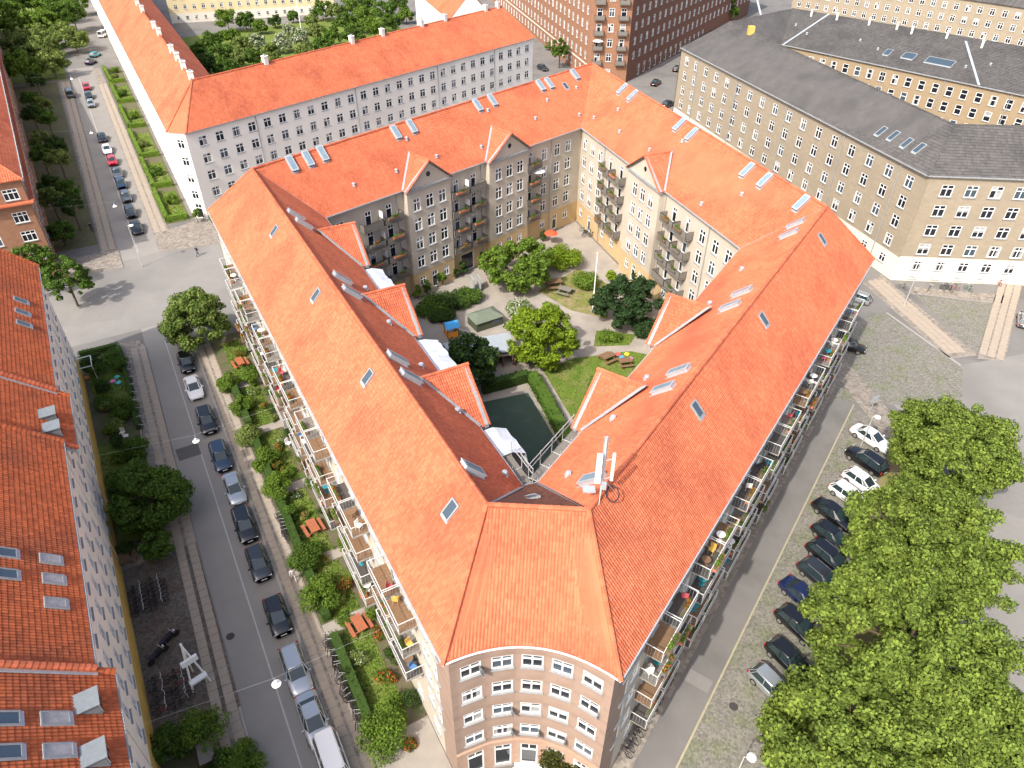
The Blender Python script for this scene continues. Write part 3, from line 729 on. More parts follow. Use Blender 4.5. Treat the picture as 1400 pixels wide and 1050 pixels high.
facade(main, V1, V2, 0, ZE - .1, o_, grey_wall, ((3.7, ochre),))
us = [1.6, 4.4, 7.2, 10.8, 14.4, 29.8, 33.2, 36.6, 39.6, 42.4]
o_ = []
for u in us:
    dr = u in (10.8, 14.4, 29.8, 33.2); o_ += rows([u], ZS, 1.0 if dr else 1.3, 2.1 if dr else 1.85, 'door' if dr else 'cross')
o_ += [(u, 2.2, 1.1, 1.4, 'cross') for u in (1.6, 10, 13.5, 30, 33, 36.6, 39.6, 42.4)] + [(5, 1.6, 1.1, 2.6, 'door')]
facade(main, V2, V3, 0, ZE - .1, o_, grey_wall, ((3.7, ochre),))
facade(main, V3, V4, 0, ZE - .1, [], grey_wall, ((3.7, ochre),)); facade(main, V4, V0, 0, ZE - .1, [], grey_wall)
for a, b, uu in ((V1, V2, (11.2, 20.3, 26.4, 35.7, 41.5)), (V2, V3, (8.8, 17, 27.5, 38)), (W1, W0, (14, 29, 44.5, 60)), (W4, W3, (12.6, 27.8, 43, 58))):
    d_ = (b - a).normalized(); n_ = Vector((d_.y, -d_.x))
    for u in uu:
        mb = MB(); p = a + d_ * u + n_ * .1; mb.tube(V3z(p, 0), V3z(p, ZE - .15), .06); mb.build('downpipe', lead, main)
flush_windows(main, 295)

# ------------------------------------------------------------------ balconies (parts of the block) and what stands on them
def balcony_meshes(wd, dp, style):
    f = MB(); f.box((0, dp / 2, -.07), (wd, dp, .14), 1); f.box((0, dp / 2, .012), (wd - .1, dp - .06, .02), 0)
    for k in range(int(wd / .3)): f.box((-wd / 2 + .2 + k * .3, dp / 2, .026), (.27, dp - .1, .012), 0)
    r = MB(); h = 1.0; rw = .045 if style == 'white' else .045
    r.box((0, dp - rw / 2, h), (wd, rw, rw)); 
    for sx in (-1, 1):
        r.box((sx * (wd / 2 - rw / 2), dp / 2 - rw / 2, h), (rw, dp - rw, rw)); 
        for y in (rw / 2 + .02, dp - rw / 2): r.box((sx * (wd / 2 - rw / 2), y, h / 2), (rw * .9, rw * .9, h - rw))
    if style == 'white':
        r.box((0, dp - .035, .10), (wd - .14, .03, .05))
        n = int(wd / .2)
        for k in range(n): r.box((-wd / 2 + (k + .5) * wd / n, dp - .035, .55), (.016, .016, .86), 1)
        for sx in (-1, 1):
            for k in range(6): r.box((sx * (wd / 2 - .035), dp * (k + .5) / 6, .5), (.016, .016, .94), 1)
    else:
        r.box((0, dp - .03, .5), (wd - .08, .025, .86), 1)
        for sx in (-1, 1): r.box((sx * (wd / 2 - .03), dp / 2, .5), (.025, dp - .1, .86), 1)
    return f, r
BM = {}
def balc_mesh(wd, dp, style, floor):
    k = (wd, dp, style, floor.name)
    if k not in BM:
        f, r = balcony_meshes(wd, dp, style)
        BM[k] = (f.mesh('balcony', [floor, kerb_m if style == 'white' else greywood]), r.mesh('railing', [mk('rail_white', (.62, .62, .60), None, .5), lead] if style == 'white' else [black_m, greywood]))
    return BM[k]
SPOTS = []
def balcony(p, out, z, wd, dp, style, floor, info):
    """p: point on the wall, out: outward direction"""
    M = Matrix.Identity(4); x = Vector((out.y, -out.x))
    for j in range(2): M[j][0], M[j][1] = x[j], out[j]
    M.translation = (p.x, p.y, z)
    a, b = balc_mesh(wd, dp, style, floor)
    o = link('balcony', a, main, M=main.matrix_basis.inverted() @ M); link('railing', b, o, world=False)
    SPOTS.append((M, wd, dp, info))
ZB = tuple(z - 1.15 for z in ZS)
FLN = ('first', 'second', 'third', 'top')
rb = random.Random(3); floors = [wood, dkfloor, greywood, wood]
for i, c in enumerate(LBAL):
    for fl, z in enumerate(ZB):
        if fl == 0 and i in (0,): continue
        for s_ in (-1, 1):
            balcony(W0 + (W1 - W0).normalized() * (c + s_ * 1.48), -nL, z, 2.85, 1.35, 'white', rb.choice(floors), ('left street side', ORD[i], fl, 'near' if s_ < 0 else 'far'))
for i, c in enumerate(RBAL):
    for fl, z in enumerate(ZB):
        for s_ in (-1, 1):
            balcony(W4 + (W3 - W4).normalized() * (c + s_ * 1.42), nR, z, 2.7, 1.35, 'white', rb.choice([dkfloor, dkfloor, greywood, wood]), ('right parking side', ORD[i], fl, 'near' if s_ < 0 else 'far'))
dB = (V2 - V1).normalized(); oB = Vector((dB.y, -dB.x)); dC = (V3 - V2).normalized(); oC = Vector((dC.y, -dC.x))
for i, u in enumerate((6.6, 9.9, 21.7, 25.0, 36.8)):
    for fl, z in enumerate(ZB): balcony(V1 + dB * u, oB, z, 3.1, 1.15, 'grey', dkfloor, ('shaded courtyard wall', ORD[i], fl, 'stack'))
for i, u in enumerate((10.8, 14.4, 29.8, 33.2)):
    for fl, z in enumerate(ZB): balcony(V2 + dC * u, oC, z, 3.3, 1.15, 'grey', dkfloor, ('sunny courtyard wall', ORD[i], fl, 'stack'))
for i, u in enumerate((8.25, 23.35)):
    mb = MB()
    for z in ZB: mb.box((0, .45, z + .95), (.05, .9, 1.9))
    o = mb.build('balcony_divider', white_p, main, world=False); p = V1 + dB * u; o.location = V3z(p, 0) - main.location; o.rotation_euler = (0, 0, math.atan2(-oB.x, oB.y))

# ------------------------------------------------------------------ roof furniture of the main block
def roof_box(sl, px, py, parent, wd=.8, ln=1.9, ht=.36, slm=None):
    p = sl.hit(px, py); M = sl.frame(p)
    mb = MB(); mb.box((0, 0, ht / 2), (wd, ln, ht)); mb.box((0, 0, ht + .03), (wd + .12, ln + .12, .06)); mb.box((0, -ln / 2 - .15, .07), (wd + .1, .3, .03), 1)
    o = link('roof_hatch', mb.mesh('roof_hatch', [zinc, lead]), parent, M=parent.matrix_basis.inverted() @ M)
    g = MB(); g.box((0, -ln / 2 - .012, ht / 2), (wd - .14, .02, ht - .14)); g.box((0, 0, ht + .065), (wd - .16, ln - .2, .012)); link('pane', g.mesh('pane', glassh), o, world=False)
def skylight(sl, px, py, parent, wd=.78, ln=1.2, bright=False):
    p = sl.hit(px, py); M = sl.frame(p); key = ('sky', wd, ln)
    if key not in WCACHE:
        mb = MB()
        for sx in (-1, 1): mb.box((sx * wd / 2, 0, .09), (.1, ln + .1, .14))
        for sy in (-1, 1): mb.box((0, sy * ln / 2, .09), (wd - .1, .1, .14))
        mb.box((0, -ln / 2 - .13, .07), (wd + .1, .16, .03), 1)
        g = MB(); g.box((0, 0, .1), (wd - .1, ln - .1, .05)); WCACHE[key] = (mb.mesh('skylight', [lead, zinc]), g.mesh('pane', glassb), g.mesh('pane', glassc))
    a, b, c = WCACHE[key]
    o = link('skylight', a, parent, M=parent.matrix_basis.inverted() @ M); link('pane', c if bright else b, o, world=False)
def vent(sl, px, py, parent):
    p = sl.hit(px, py)
    if 'vent' not in WCACHE:
        mb = MB(); mb.lathe([(.0, -.1), (.16, -.1), (.16, .28), (.24, .28), (.2, .4), (0, .44)], 8); mb.box((0, 0, 0), (.5, .5, .05)); WCACHE['vent'] = mb.mesh('roof_vent', zinc)
    link('roof_vent', WCACHE['vent'], parent, M=parent.matrix_basis.inverted() @ Matrix.Translation(p))
for p in ((398, 225), (420, 218), (440, 211), (540, 182), (562, 174), (652, 145), (672, 138), (738, 118), (750, 115), (785, 103)): roof_box(SL['back_left'], *p, main)
for p in ((852, 123), (866, 132), (930, 172), (947, 185), (1023, 234), (1047, 248), (1097, 279)): roof_box(SL['back_right'], *p, main)
for p in ((1089, 308), (1080, 322), (1016, 402), (1000, 421), (930, 510), (909, 534), (812, 658)): roof_box(SL['right_inner'], *p, main)
for p in ((403, 296), (414, 308), (466, 383), (479, 402), (541, 493), (559, 518), (643, 645)): roof_box(SL['left_inner'], *p, main)
for p in ((376, 316), (433, 404), (504, 516), (617, 697)): skylight(SL['left_outer'], *p, main)
for p in ((1123, 327), (1043, 437), (952, 560)): skylight(SL['right_outer'], *p, main)
skylight(SL['back_left'], 773, 118, main); skylight(SL['front_inner'], 727, 681, main)
for p in ((542, 235), (597, 215), (484, 254), (748, 138), (732, 163), (658, 202), (792, 158), (556, 191), (667, 152), (788, 121)): vent(SL['back_left'], *p, main)
for p in ((845, 151), (847, 181), (812, 162), (1014, 267), (959, 280), (933, 194), (888, 206)): vent(SL['back_right'], *p, main)
for p in ((970, 417), (1014, 370), (884, 519), (777, 651), (838, 574)): vent(SL['right_inner'], *p, main)
for p in ((500, 396), (532, 443), (576, 502), (626, 563), (690, 650)): vent(SL['left_inner'], *p, main)

# ------------------------------------------------------------------ antenna mast on the right wing
pm_ = SL['right_inner'].hit(821, 676)
ma = thing('antenna_mast', 'grey steel mast with long white panel antennas on the orange ridge', 'antenna', (pm_.x, pm_.y, pm_.z - .2))
def part(root, name, mat, fn):
    mb = MB(); fn(mb); return mb.build(name, mat, root, world=False)
part(ma, 'pole', steel, lambda b: (b.tube((0, 0, 0), (0, 0, 4.9), .07), b.tube((0, 0, 1.5), (.55, .2, 1.5), .03), b.tube((0, 0, 3.0), (.55, .2, 3.0), .03), b.tube((0, 0, 1.6), (-.35, -.2, 1.6), .03)))
part(ma, 'panel_antenna', lamp_w, lambda b: b.box((-.32, -.22, 2.6), (.32, .2, 2.3)))
part(ma, 'panel_antenna', lamp_w, lambda b: b.box((.58, .22, 2.3), (.17, .13, 2.2)))
part(ma, 'panel_antenna', zinc, lambda b: b.box((.0, .12, 3.6), (.24, .16, 2.3)))
part(ma, 'junction_box', zinc, lambda b: (b.box((-.75, -.1, .75), (.75, .5, .12)), b.box((.1, -.15, 1.1), (.3, .2, .5))))
part(ma, 'cable_coil', black_m, lambda b: [b.tube((.75 + .4 * math.cos(t * .7), .1 + .4 * math.sin(t * .7), .15 + .3 * math.sin(t * .7)), (.75 + .4 * math.cos(t * .7 + .7), .1 + .4 * math.sin(t * .7 + .7), .15 + .3 * math.sin(t * .7 + .7)), .04) for t in range(9)])
part(ma, 'brace', steel, lambda b: (b.tube((0, 0, 1.6), (.9, .6, -.1), .03), b.tube((0, 0, 1.6), (-.2, -.9, -.5), .03)))
pm2 = G(790, 60, 22)
ma2 = thing('chimney_mast', 'thin dark pole with small lamp head standing behind the back corner ridge', 'pole', (*G2(798, 96), 0))
part(ma2, 'pole', steel, lambda b: b.tube((0, 0, 0), (0, 0, 8.5), .09, .06)); part(ma2, 'lamp_head', lamp_w, lambda b: b.lathe([(0, 8.4), (.4, 8.4), (.3, 8.8), (0, 8.9)], 8))

# ------------------------------------------------------------------ scaffold and tarpaulin on the left wing's courtyard wall
tp = thing('scaffold_sheeting', 'long white and pale blue tarpaulin wrapped over the scaffold beside the left wing', 'tarpaulin', (*I0.lerp(I1, .5), 0))
dI = (I1 - I0).normalized(); oI = Vector((dI.y, -dI.x))
rs_ = random.Random(5)
for (u0, u1, nm) in ((3.8, 7.2, 'sheet'), (15.6, 21.6, 'sheet'), (29.9, 37.0, 'sheet'), (45.2, 48.8, 'sheet')):
    mb = MB(); n = int((u1 - u0) / .5); prof = ((.1, 15.85), (1.1, 15.75), (2.3, 15.3), (2.6, 13.6), (2.6, 11), (2.6, 8), (2.6, 4), (2.6, .3))
    gr = []
    for i in range(n + 1):
        u = u0 + (u1 - u0) * i / n; rowp = []
        for j, (v, z) in enumerate(prof):
            q = I0 + dI * (u + rs_.uniform(-.1, .1)) + oI * (v + rs_.uniform(-.10, .10) * (j > 0)); rowp.append((q.x, q.y, z + rs_.uniform(-.12, .12) * (j > 0)))
        gr.append(rowp)
    for i in range(n):
        for j in range(len(prof) - 1): mb.quad(gr[i][j], gr[i + 1][j], gr[i + 1][j + 1], gr[i][j + 1])
    mb.build(nm, tarp, tp)
sc1 = thing('scaffold', 'galvanised tube scaffold in the front corner of the courtyard beside the sports field', 'scaffold', (*I0.lerp(I4, .5), 0))
dJ = (I3 - I4).normalized(); oJ = Vector((-dJ.y, dJ.x))
def scaf(b, org, d_, o_, n, step=2.0):
    for i in range(n + 1):
        for v in (.35, 1.15):
            p = org + d_ * (i * step + .6) + o_ * v; b.tube(V3z(p, 0), V3z(p, 17.0 if v > 1 else 16), .035, None, 5)
        a, c = org + d_ * (i * step + .6) + o_ * .35, org + d_ * (i * step + .6) + o_ * 1.15
        for z in (13.5, 15.6): b.tube(V3z(a, z), V3z(c, z), .03, None, 5)
    p, q = org + d_ * .6 + o_ * 1.15, org + d_ * (n * step + .6) + o_ * 1.15
    for z in (14.1, 14.6, 16.4, 16.9): b.tube(V3z(p, z), V3z(q, z), .035, None, 5)
mb = MB(); scaf(mb, I0, dI, oI, 2, 1.7); mb.build('tube_frame', steel, sc1)
mb = MB(); scaf(mb, I4, dJ, oJ, 4, 1.7); mb.build('tube_frame', steel, sc1)
mb = MB()
for org, d_, o_, L_ in ((I0, dI, oI, 4), (I4, dJ, oJ, 7.4)):
    for z in (13.4, 15.5):
        a = org + d_ * .6; mb.prism([a + o_ * .35, a + d_ * L_ + o_ * .35, a + d_ * L_ + o_ * 1.1, a + o_ * 1.1], z, z + .05)
mb.build('walk_boards', greywood, sc1)

# ------------------------------------------------------------------ the building at the lower left
def en(s): return -17.35 - .027 * s
lb = thing('terraced_apartment_house', 'white and mustard apartment house with stepped old tile roofs at the lower left', 'building', (*S(30, -23), 0))
LSL = []
for (s0, s1, ze) in ((-25, 10.2, 14.2), (10.2, 32.8, 15.2), (32.8, 40.5, 14.2), (40.5, 66.2, 15.2)):
    en = (lambda s: -16.65 - .027 * s) if ze < 15 else (lambda s: -17.35 - .027 * s)
    a, b = S(s0, en(s0)), S(s1, en(s1)); rd = 6.2 if ze > 15 else 6.9; zr = ze + rd * .95
    c, d_ = S(s0, en(s0) - rd), S(s1, en(s1) - rd)
    sl = Slope(a, b, c, d_, ze, zr); LSL.append(sl); tiles(sl, lb, tile_old, cw=.22, rh=.34)
    e, f_ = S(s0, en(s0) - 2 * rd), S(s1, en(s1) - 2 * rd)
    tiles(Slope(e, f_, c, d_, ze, zr), lb, tile_old, rows=False)
    ops = rows(lin(.8, s1 - s0 - .8, 2.3), (ze - 2.0, ze - 4.9, ze - 7.8, ze - 10.6), 1.05, 1.5)
    wn_ = -.45 if ze > 15 else -1.15
    facade(lb, S(s0, en(s0) + wn_), S(s1, en(s1) + wn_), 0, ze - .05, ops, white_w, ((3.0, mustard),))
    bar(lb, 'gutter', V3z(a, ze - .04), V3z(b, ze - .04), .16, .13, lead)
    caps(lb, V3z(c, zr), V3z(d_, zr), tile_old)
    for s_, nm in ((s0, 'near'), (s1, 'far')):
        g = [V3z(S(s_, en(s_) + wn_ + .05), 0), V3z(S(s_, en(s_) + wn_ + .05), ze - .05 - wn_ * .9 - .5), V3z(S(s_, en(s_) - rd), zr - .06), V3z(S(s_, en(s_) - 2 * rd + .3), ze - .05), V3z(S(s_, en(s_) - 2 * rd + .3), 0)]
        mb = MB(); mb.ngon(g); mb.build('gable_wall', white_w, lb)
        if ze > 14:
            caps(lb, V3z(S(s_, en(s_)), ze + .08), V3z(S(s_, en(s_) - rd), zr + .08), tile_m if nm == 'near' else tile_old, .2, .34, 'verge_tiles')
            bar(lb, 'verge_flashing', V3z(S(s_ - (.25 if nm == 'near' else -.25), en(s_)), ze - .25), V3z(S(s_ - (.25 if nm == 'near' else -.25), en(s_) - rd), zr - .25), .2, .12, zinc)
for p in ((28, 412), (30, 428), (32, 444)): skylight(LSL[3], *p, lb)
for p in ((68, 766), (72, 793), (75, 826), (7, 757), (8, 786)): skylight(LSL[1], *p, lb, bright=p[0] > 50)
for p in ((75, 984), (79, 1028), (5, 984), (7, 1030)): skylight(LSL[0], *p, lb, .8, 1.4, bright=p[0] > 50)
def dormer(sl, px, py, parent):
    p = sl.hit(px, py); q = sl.loc(p.xy); X = V3z(sl.u, 0); O = -V3z(sl.v, 0)
    M = Matrix.Identity(4)
    for j in range(3): M[j][0], M[j][1], M[j][2] = X[j], O[j], (0, 0, 1)[j]
    if X.cross(O).z < 0:
        for j in range(3): M[j][0] = -X[j]
    M.translation = p
    mb = MB(); mb.box((0, -.7, .35), (1.15, 1.7, 1.1)); mb.box((0, -.66, .93), (1.3, 1.9, .07), 0)
    o = link('dormer', mb.mesh('dormer', [mk('dark_zinc', (.20, .225, .24), (.16, .18, .19), .5, 3), lead]), parent, M=parent.matrix_basis.inverted() @ M)
    g = MB(); g.box((0, .165, .4), (.95, .03, .85)); w_ = link('window', g.mesh('window', white_p), o, world=False)
    g = MB()
    for x in (-.22, .22): g.box((x, .19, .4), (.36, .02, .72))
    link('pane', g.mesh('pane', glassd), w_, world=False)
for sl, p in ((LSL[2], (82, 592)), (LSL[2], (76, 573)), (LSL[0], (135, 965)), (LSL[0], (145, 1035))): dormer(sl, *p, lb)
flush_windows(lb, 250)
en = lambda s: -17.35 - .027 * s

# ------------------------------------------------------------------ brick building at the upper left
bb = thing('brick_apartment_house', 'red brick apartment house with hipped orange roof at the left edge of the upper street', 'building', (*S(140, -30), 0))
bn = lambda s: -20.4 - .05 * (s - 96)
A_, B_ = S(96, bn(96)), S(290, bn(290)); C_, D_ = S(290, bn(290) - 12.5), S(96, bn(96) - 14)
ri0, ri1 = S(102.5, bn(102.5) - 6.5), S(290, bn(290) - 6.2)
tiles(Slope(A_, B_, ri0, ri1, 15, 20.8), bb, tile_m, cw=.4, rh=.45); tiles(Slope(D_, C_, ri0, ri1, 15, 20.8), bb, tile_m, rows=False)
mid_ = D_.lerp(A_, .5); u_ = (A_ - D_).normalized()
tiles(Slope(D_, A_, ri0, ri0 + u_ * .01, 15, 20.8, [D_, A_, ri0]), bb, tile_m, cw=.3, rh=.4)
caps(bb, V3z(A_, 15), V3z(ri0, 20.8), tile_m); caps(bb, V3z(ri0, 20.8), V3z(ri1, 20.8), tile_m)
LA = walk(D_, A_)
ops = [(LA - 2.6, z, 1.9, 1.6, 'three') for z in (13.0, 9.6, 6.7, 3.6)] + [(LA - 7, z, 1.9, 1.6, 'three') for z in (13.0, 9.6, 6.7, 3.6)]
iA = u_ * .4
facade(bb, D_ + iA + dL * .4, A_ - iA + dL * .4, 0, 14.95, ops, obrick)
facade(bb, A_ - iA + dL * .4, B_ - iA, 0, 14.95, rows(lin(2, 190, 3.4), (13.0, 9.9, 7.0, 4.0), 1.3, 1.5), obrick)
bar(bb, 'tile_band', V3z(D_, 11.7), V3z(A_ + u_ * .2, 11.7), .7, .25, tile_m); bar(bb, 'tile_band', V3z(A_ + dL * .3, 11.7), V3z(B_, 11.7), .5, .25, tile_m)
bar(bb, 'gutter', V3z(A_, 14.9), V3z(B_, 14.9), .2, .2, white_p)
flush_windows(bb, 60)

# ------------------------------------------------------------------ white building
wb = thing('white_apartment_block', 'long white rendered apartment block with orange tile roof and chimneys behind the courtyard block', 'building', (*S(125, 40), 0))
a1, a2, b1 = S(107.2, .2), S(104.8, 2.8), S(135.6, 86.5); k1, k2 = S(112.3, 6.6), S(142.7, 81.1); far0, fark = S(330, .2), S(330, 7)
ZW, ZWR = 15.0, 21.0
tiles(Slope(a1, far0, k1, fark, ZW, ZWR), wb, tile_m, cw=.4, rh=.45)
tiles(Slope(a2, b1, k1, k2, ZW, ZWR), wb, tile_m, cw=.28, rh=.4)
tiles(Slope(S(119, 12.8), S(330, 14), k1, fark, ZW, ZWR), wb, tile_m, cw=.4, rh=.45)
cN = (b1 - a2).normalized(); bk = Vector((-cN.y, cN.x))
b2 = S(148.6, 81.8); a3 = S(119, 12.8)
tiles(Slope(a3, b2, k1, k2, ZW, ZWR), wb, tile_m, rows=False, cw=.4)
mb = MB(); mb.ngon([V3z(a1, ZW), V3z(a2, ZW), V3z(k1, ZWR)]); mb.ngon([V3z(b1, ZW), V3z(b2, ZW), V3z(k2, ZWR)]); mb.build('hip', tile_m, wb)
for p, q in (((a1, ZW), (k1, ZWR)), ((a2, ZW), (k1, ZWR)), ((k1, ZWR), (k2, ZWR)), ((k1, ZWR), (fark, ZWR)), ((b1, ZW), (k2, ZWR))): caps(wb, V3z(*p), V3z(*q), tile_m)
zs = (13.1, 10.2, 7.3, 4.4, 1.8)
LW1 = walk(a2, b1)
facade(wb, a2 - cN * 0 + bk * .4, b1 - cN * .4 + bk * .4, 0, ZW - .05, rows(lin(1.2, LW1 - 1, 3.15), zs, 1.5, 1.6), white_w)
facade(wb, far0 + nL * .4, a1 + nL * .4, 0, ZW - .05, rows(lin(100, 221.5, 3.4), zs, 1.2, 1.5), white_w)
facade(wb, a1 + nL * .4, a2 + bk * .4, 0, ZW - .05, rows([1.6], zs[:4], 1.3, 1.5) + [(1.6, 1.5, 1.3, 2.6, 'door')], white_w)
facade(wb, b1 - cN * .4 + bk * .4, b2 - cN * .4 - bk * .4, 0, ZW - .05, [], white_w)
bar(wb, 'gutter', V3z(a2, ZW - .05), V3z(b1, ZW - .05), .16, .14, lead); bar(wb, 'gutter', V3z(a1, ZW - .05), V3z(far0, ZW - .05), .16, .14, white_p)
for u in (13, 35, 57, 75):
    mb = MB(); p = a2 + cN * u + bk * .28; mb.tube(V3z(p, 0), V3z(p, ZW - .1), .07); mb.build('downpipe', lead, wb)
def chimney(parent, x, y, z, rz, sz=(.8, .8, 1.6)):
    mb = MB(); mb.box((0, 0, sz[2] / 2 - .5), sz); mb.box((0, 0, sz[2] - .5), (sz[0] + .16, sz[1] + .16, .14)); mb.box((0, 0, sz[2] - .32), (sz[0] * .5, sz[1] * .5, .25), 1)
    link('chimney', mb.mesh('chimney', [white_w, lead]), parent, M=parent.matrix_basis.inverted() @ Matrix.Translation((x, y, z)) @ Matrix.Rotation(rz, 4, 'Z'))
for t in (.18, .43, .53, .67, .76, .93, .985):
    p = k1.lerp(k2, t); chimney(wb, p.x, p.y, ZWR, math.atan2(cN.y, cN.x))
for s_ in (113.5, 121, 127.5, 134, 150, 157, 176, 185): p = S(s_, 6.7); chimney(wb, p.x, p.y, ZWR, angL)
flush_windows(wb, 240)

# ------------------------------------------------------------------ grey slate block on the right
gb = thing('slate_roofed_block', 'yellow-grey brick apartment block with dark slate roof and cream plinth on the right', 'building', (60, 120, 0))
N1, N2, N3 = Vector((36.4, 167.7)), Vector((57.3, 95.2)), Vector((86, 92.8)); K2 = Vector((61.9, 101.3)); K0 = Vector((46.3, 168.5)); K3 = Vector((86, 100.2))
N5 = Vector((70, 208.7)); Lr1, Lr2 = Vector((64.3, 183.0)), Vector((104, 140.3)); ZG, ZGR = 16.4, 21.5
M1, M2 = Vector((59.4, 171.2)), Vector((96, 128.6))
nn = (N2 - N1).normalized(); on = Vector((-nn.y, nn.x)); J0, J2 = N1 + on * 13.2 + nn * 8, N2 + on * 13.2 - nn * 2
dk = dict(cw=.45, rh=.45, amp=.012)
tiles(Slope(N1, N2, K0, K2, ZG, ZGR), gb, slate_m, **dk); tiles(Slope(N2, N3, K2, K3, ZG, ZGR), gb, slate_m, **dk)
tiles(Slope(J0, J2, K0, K2, ZG, ZGR), gb, slate_m, **dk)
tiles(Slope(J2, Vector((88, 108)), K2, K3, ZG, ZGR), gb, slate_m, **dk)
tiles(Slope(M1, M2, Lr1, Lr2, ZG, ZGR), gb, slate_m, **dk)
mo = (M2 - M1).normalized(); mo = Vector((-mo.y, mo.x))
tiles(Slope(M1 + mo * 15 - mo.orthogonal() * 0, M2 + mo * 15, Lr1, Lr2, ZG, ZGR), gb, slate_m, rows=False, cw=.6, amp=.01)
tiles(Slope(N1, N5, K0, Lr1, ZG, ZGR), gb, slate_m, **dk)
tiles(Slope(J0, M1, K0, Lr1, ZG, ZGR), gb, slate_m, **dk)
q1, q2 = Vector((87.5, 107)), Vector((97, 127)); tiles(Slope(q1, q2, Vector((93, 104)), Vector((103, 124)), ZG, ZGR), gb, slate_m, **dk)
mb = MB(); mb.ngon([V3z(p, ZGR) for p in (K3, Vector((93, 104)), Vector((103, 124)), Lr2, Vector((120, 130)), Vector((105, 95)))]); mb.build('flat_roof', slate_m, gb)
for p, q in (((N2, ZG), (K2, ZGR)), ((K0, ZGR), (K2, ZGR)), ((K2, ZGR), (K3, ZGR)), ((Lr1, ZGR), (Lr2, ZGR))): caps(gb, V3z(*p), V3z(*q), slate_m, .12, .6)
for p, q in (((1035, 0), (1048, 54)), ((1133, 20), (1070, 62)), ((1320, 57), (1338, 117))):
    sl = Slope(M1, M2, Lr1, Lr2, ZG, ZGR); P_, Q_ = sl.hit(*p), sl.hit(*q); bar(gb, 'zinc_strip', P_ + Vector((0, 0, .1)), Q_ + Vector((0, 0, .1)), .45, .08, zinc)
zs = (14.3, 11.3, 8.3, 5.3)
facade(gb, N1 + on * .4, N2 + on * .4, 0, ZG - .05, rows(lin(.8, 74.4, 4.3), zs, 1.5, 1.8) + rows(lin(.8, 74.4, 4.3), (2.3,), 1.3, 1.4), ybrick, ((3.8, cbase),))
f2 = (N3 - N2).normalized(); fo = Vector((-f2.y, f2.x)) * .4
facade(gb, N2 + on * .4 + Vector((0.02, 0.1)), N3 + fo, 0, ZG - .05, rows(lin(1.3, 28, 3.35), zs, 1.65, 1.75) + rows(lin(1.3, 28, 3.35), (2.6,), 1.4, 1.5) + rows(lin(1.3, 28, 3.35), (.7,), 1.2, .6, 'two'), ybrick, ((4.0, cbase),))
facade(gb, M1 - Vector((mo.x, mo.y)) * -.3, M2 + mo * .3, 0, ZG - .05, rows(lin(1, 63, 2.75), (14.4, 11.6, 8.7), 1.25, 1.8, 'two'), ybrick2)
n5 = (N5 - N1).normalized(); facade(gb, N5, N1 + Vector((.3, .2)), 0, ZG - .05, [], ybrick)
facade(gb, J2, J0, 0, ZG - .05, [], ybrick2)
bar(gb, 'gutter', V3z(N1, ZG), V3z(N2, ZG), .2, .16, lead); bar(gb, 'gutter', V3z(N2, ZG), V3z(N3, ZG), .2, .16, lead); bar(gb, 'gutter', V3z(M1, ZG), V3z(M2, ZG), .2, .16, lead)
for u in (8, 24, 41, 57, 70):
    mb = MB(); p = N1 + nn * u + on * .3; mb.tube(V3z(p, 0), V3z(p, ZG - .1), .08); mb.build('downpipe', lead, gb)
for u in (12, 24, 36, 48, 57):
    d_ = (M2 - M1).normalized(); p = M1 + d_ * u + mo * .2; mb = MB(); mb.tube(V3z(p, 3), V3z(p, ZG - .1), .08); mb.build('downpipe', lead, gb)
gs = Slope(N1, N2, K0, K2, ZG, ZGR)
for p in ((1028, 92), (1039, 97), (1050, 103), (1056, 106), (1074, 115), (1205, 180), (1222, 186), (1240, 196), (1257, 203)): skylight(gs, *p, gb, .9, 1.7)
ms = Slope(M1, M2, Lr1, Lr2, ZG, ZGR)
for p in ((1109, 22), (1144, 27), (1188, 34), (1226, 40), (1246, 46), (1294, 52), (1342, 65)):
    q = ms.hit(*p); chimney(gb, q.x, q.y, q.z - .1, math.atan2(mo.y, mo.x), (.35, .35, 1.9))
for p, wd in (((1214, 72), 1.2), ((1243, 77), 2.4), ((1285, 85), 5.2)): skylight(ms, *p, gb, wd, 2.0)
for p in ((1088, 35), (1103, 47), (1176, 56), (1200, 68), (1320, 92), (1354, 89)): vent(ms, *p, gb)
q = gs.hit(1026, 46); mb = MB(); mb.box((0, 0, .6), (1.2, 1.2, 1.6)); link('roof_shaft', mb.mesh('roof_shaft', mustard), gb, M=gb.matrix_basis.inverted() @ Matrix.Translation(q))
flush_windows(gb, 290)

# ------------------------------------------------------------------ farther buildings
fb = thing('cream_brick_house', 'cream brick apartment house at the top right corner behind the slate roofs', 'building', (120, 230, 0))
fa, fb_ = Vector((93, 266)), Vector((178, 163)); facade(fb, fa, fb_, 0, 16.6, rows(lin(1, 132, 3.3), (14.6, 11.6, 8.6, 5.6), 1.35, 1.7), ybrick)
fd = (fb_ - fa).normalized(); fo2 = Vector((-fd.y, fd.x)); tiles(Slope(fa - fo2 * .4, fb_ - fo2 * .4, fa + fo2 * 6.5, fb_ + fo2 * 6.5, 16.7, 21), fb, slate_m, rows=False, cw=.6, amp=.012)
tiles(Slope(fa + fo2 * 13, fb_ + fo2 * 13, fa + fo2 * 6.5, fb_ + fo2 * 6.5, 16.7, 21), fb, slate_m, rows=False, cw=.6, amp=.012)
for u in (30, 62, 90): bar(fb, 'downpipe', V3z(fa + fd * u - fo2 * .1, 0), V3z(fa + fd * u - fo2 * .1, 16.5), .12, .12, lead)
flush_windows(fb, 120)
br = thing('tall_brick_house', 'tall red-brown brick apartment house with corner balconies at the top centre', 'building', (30, 215, 0))
ba, bb2, bc, bd = G2(734, 53), G2(803, 112), G2(855, 113), G2(927, 73)
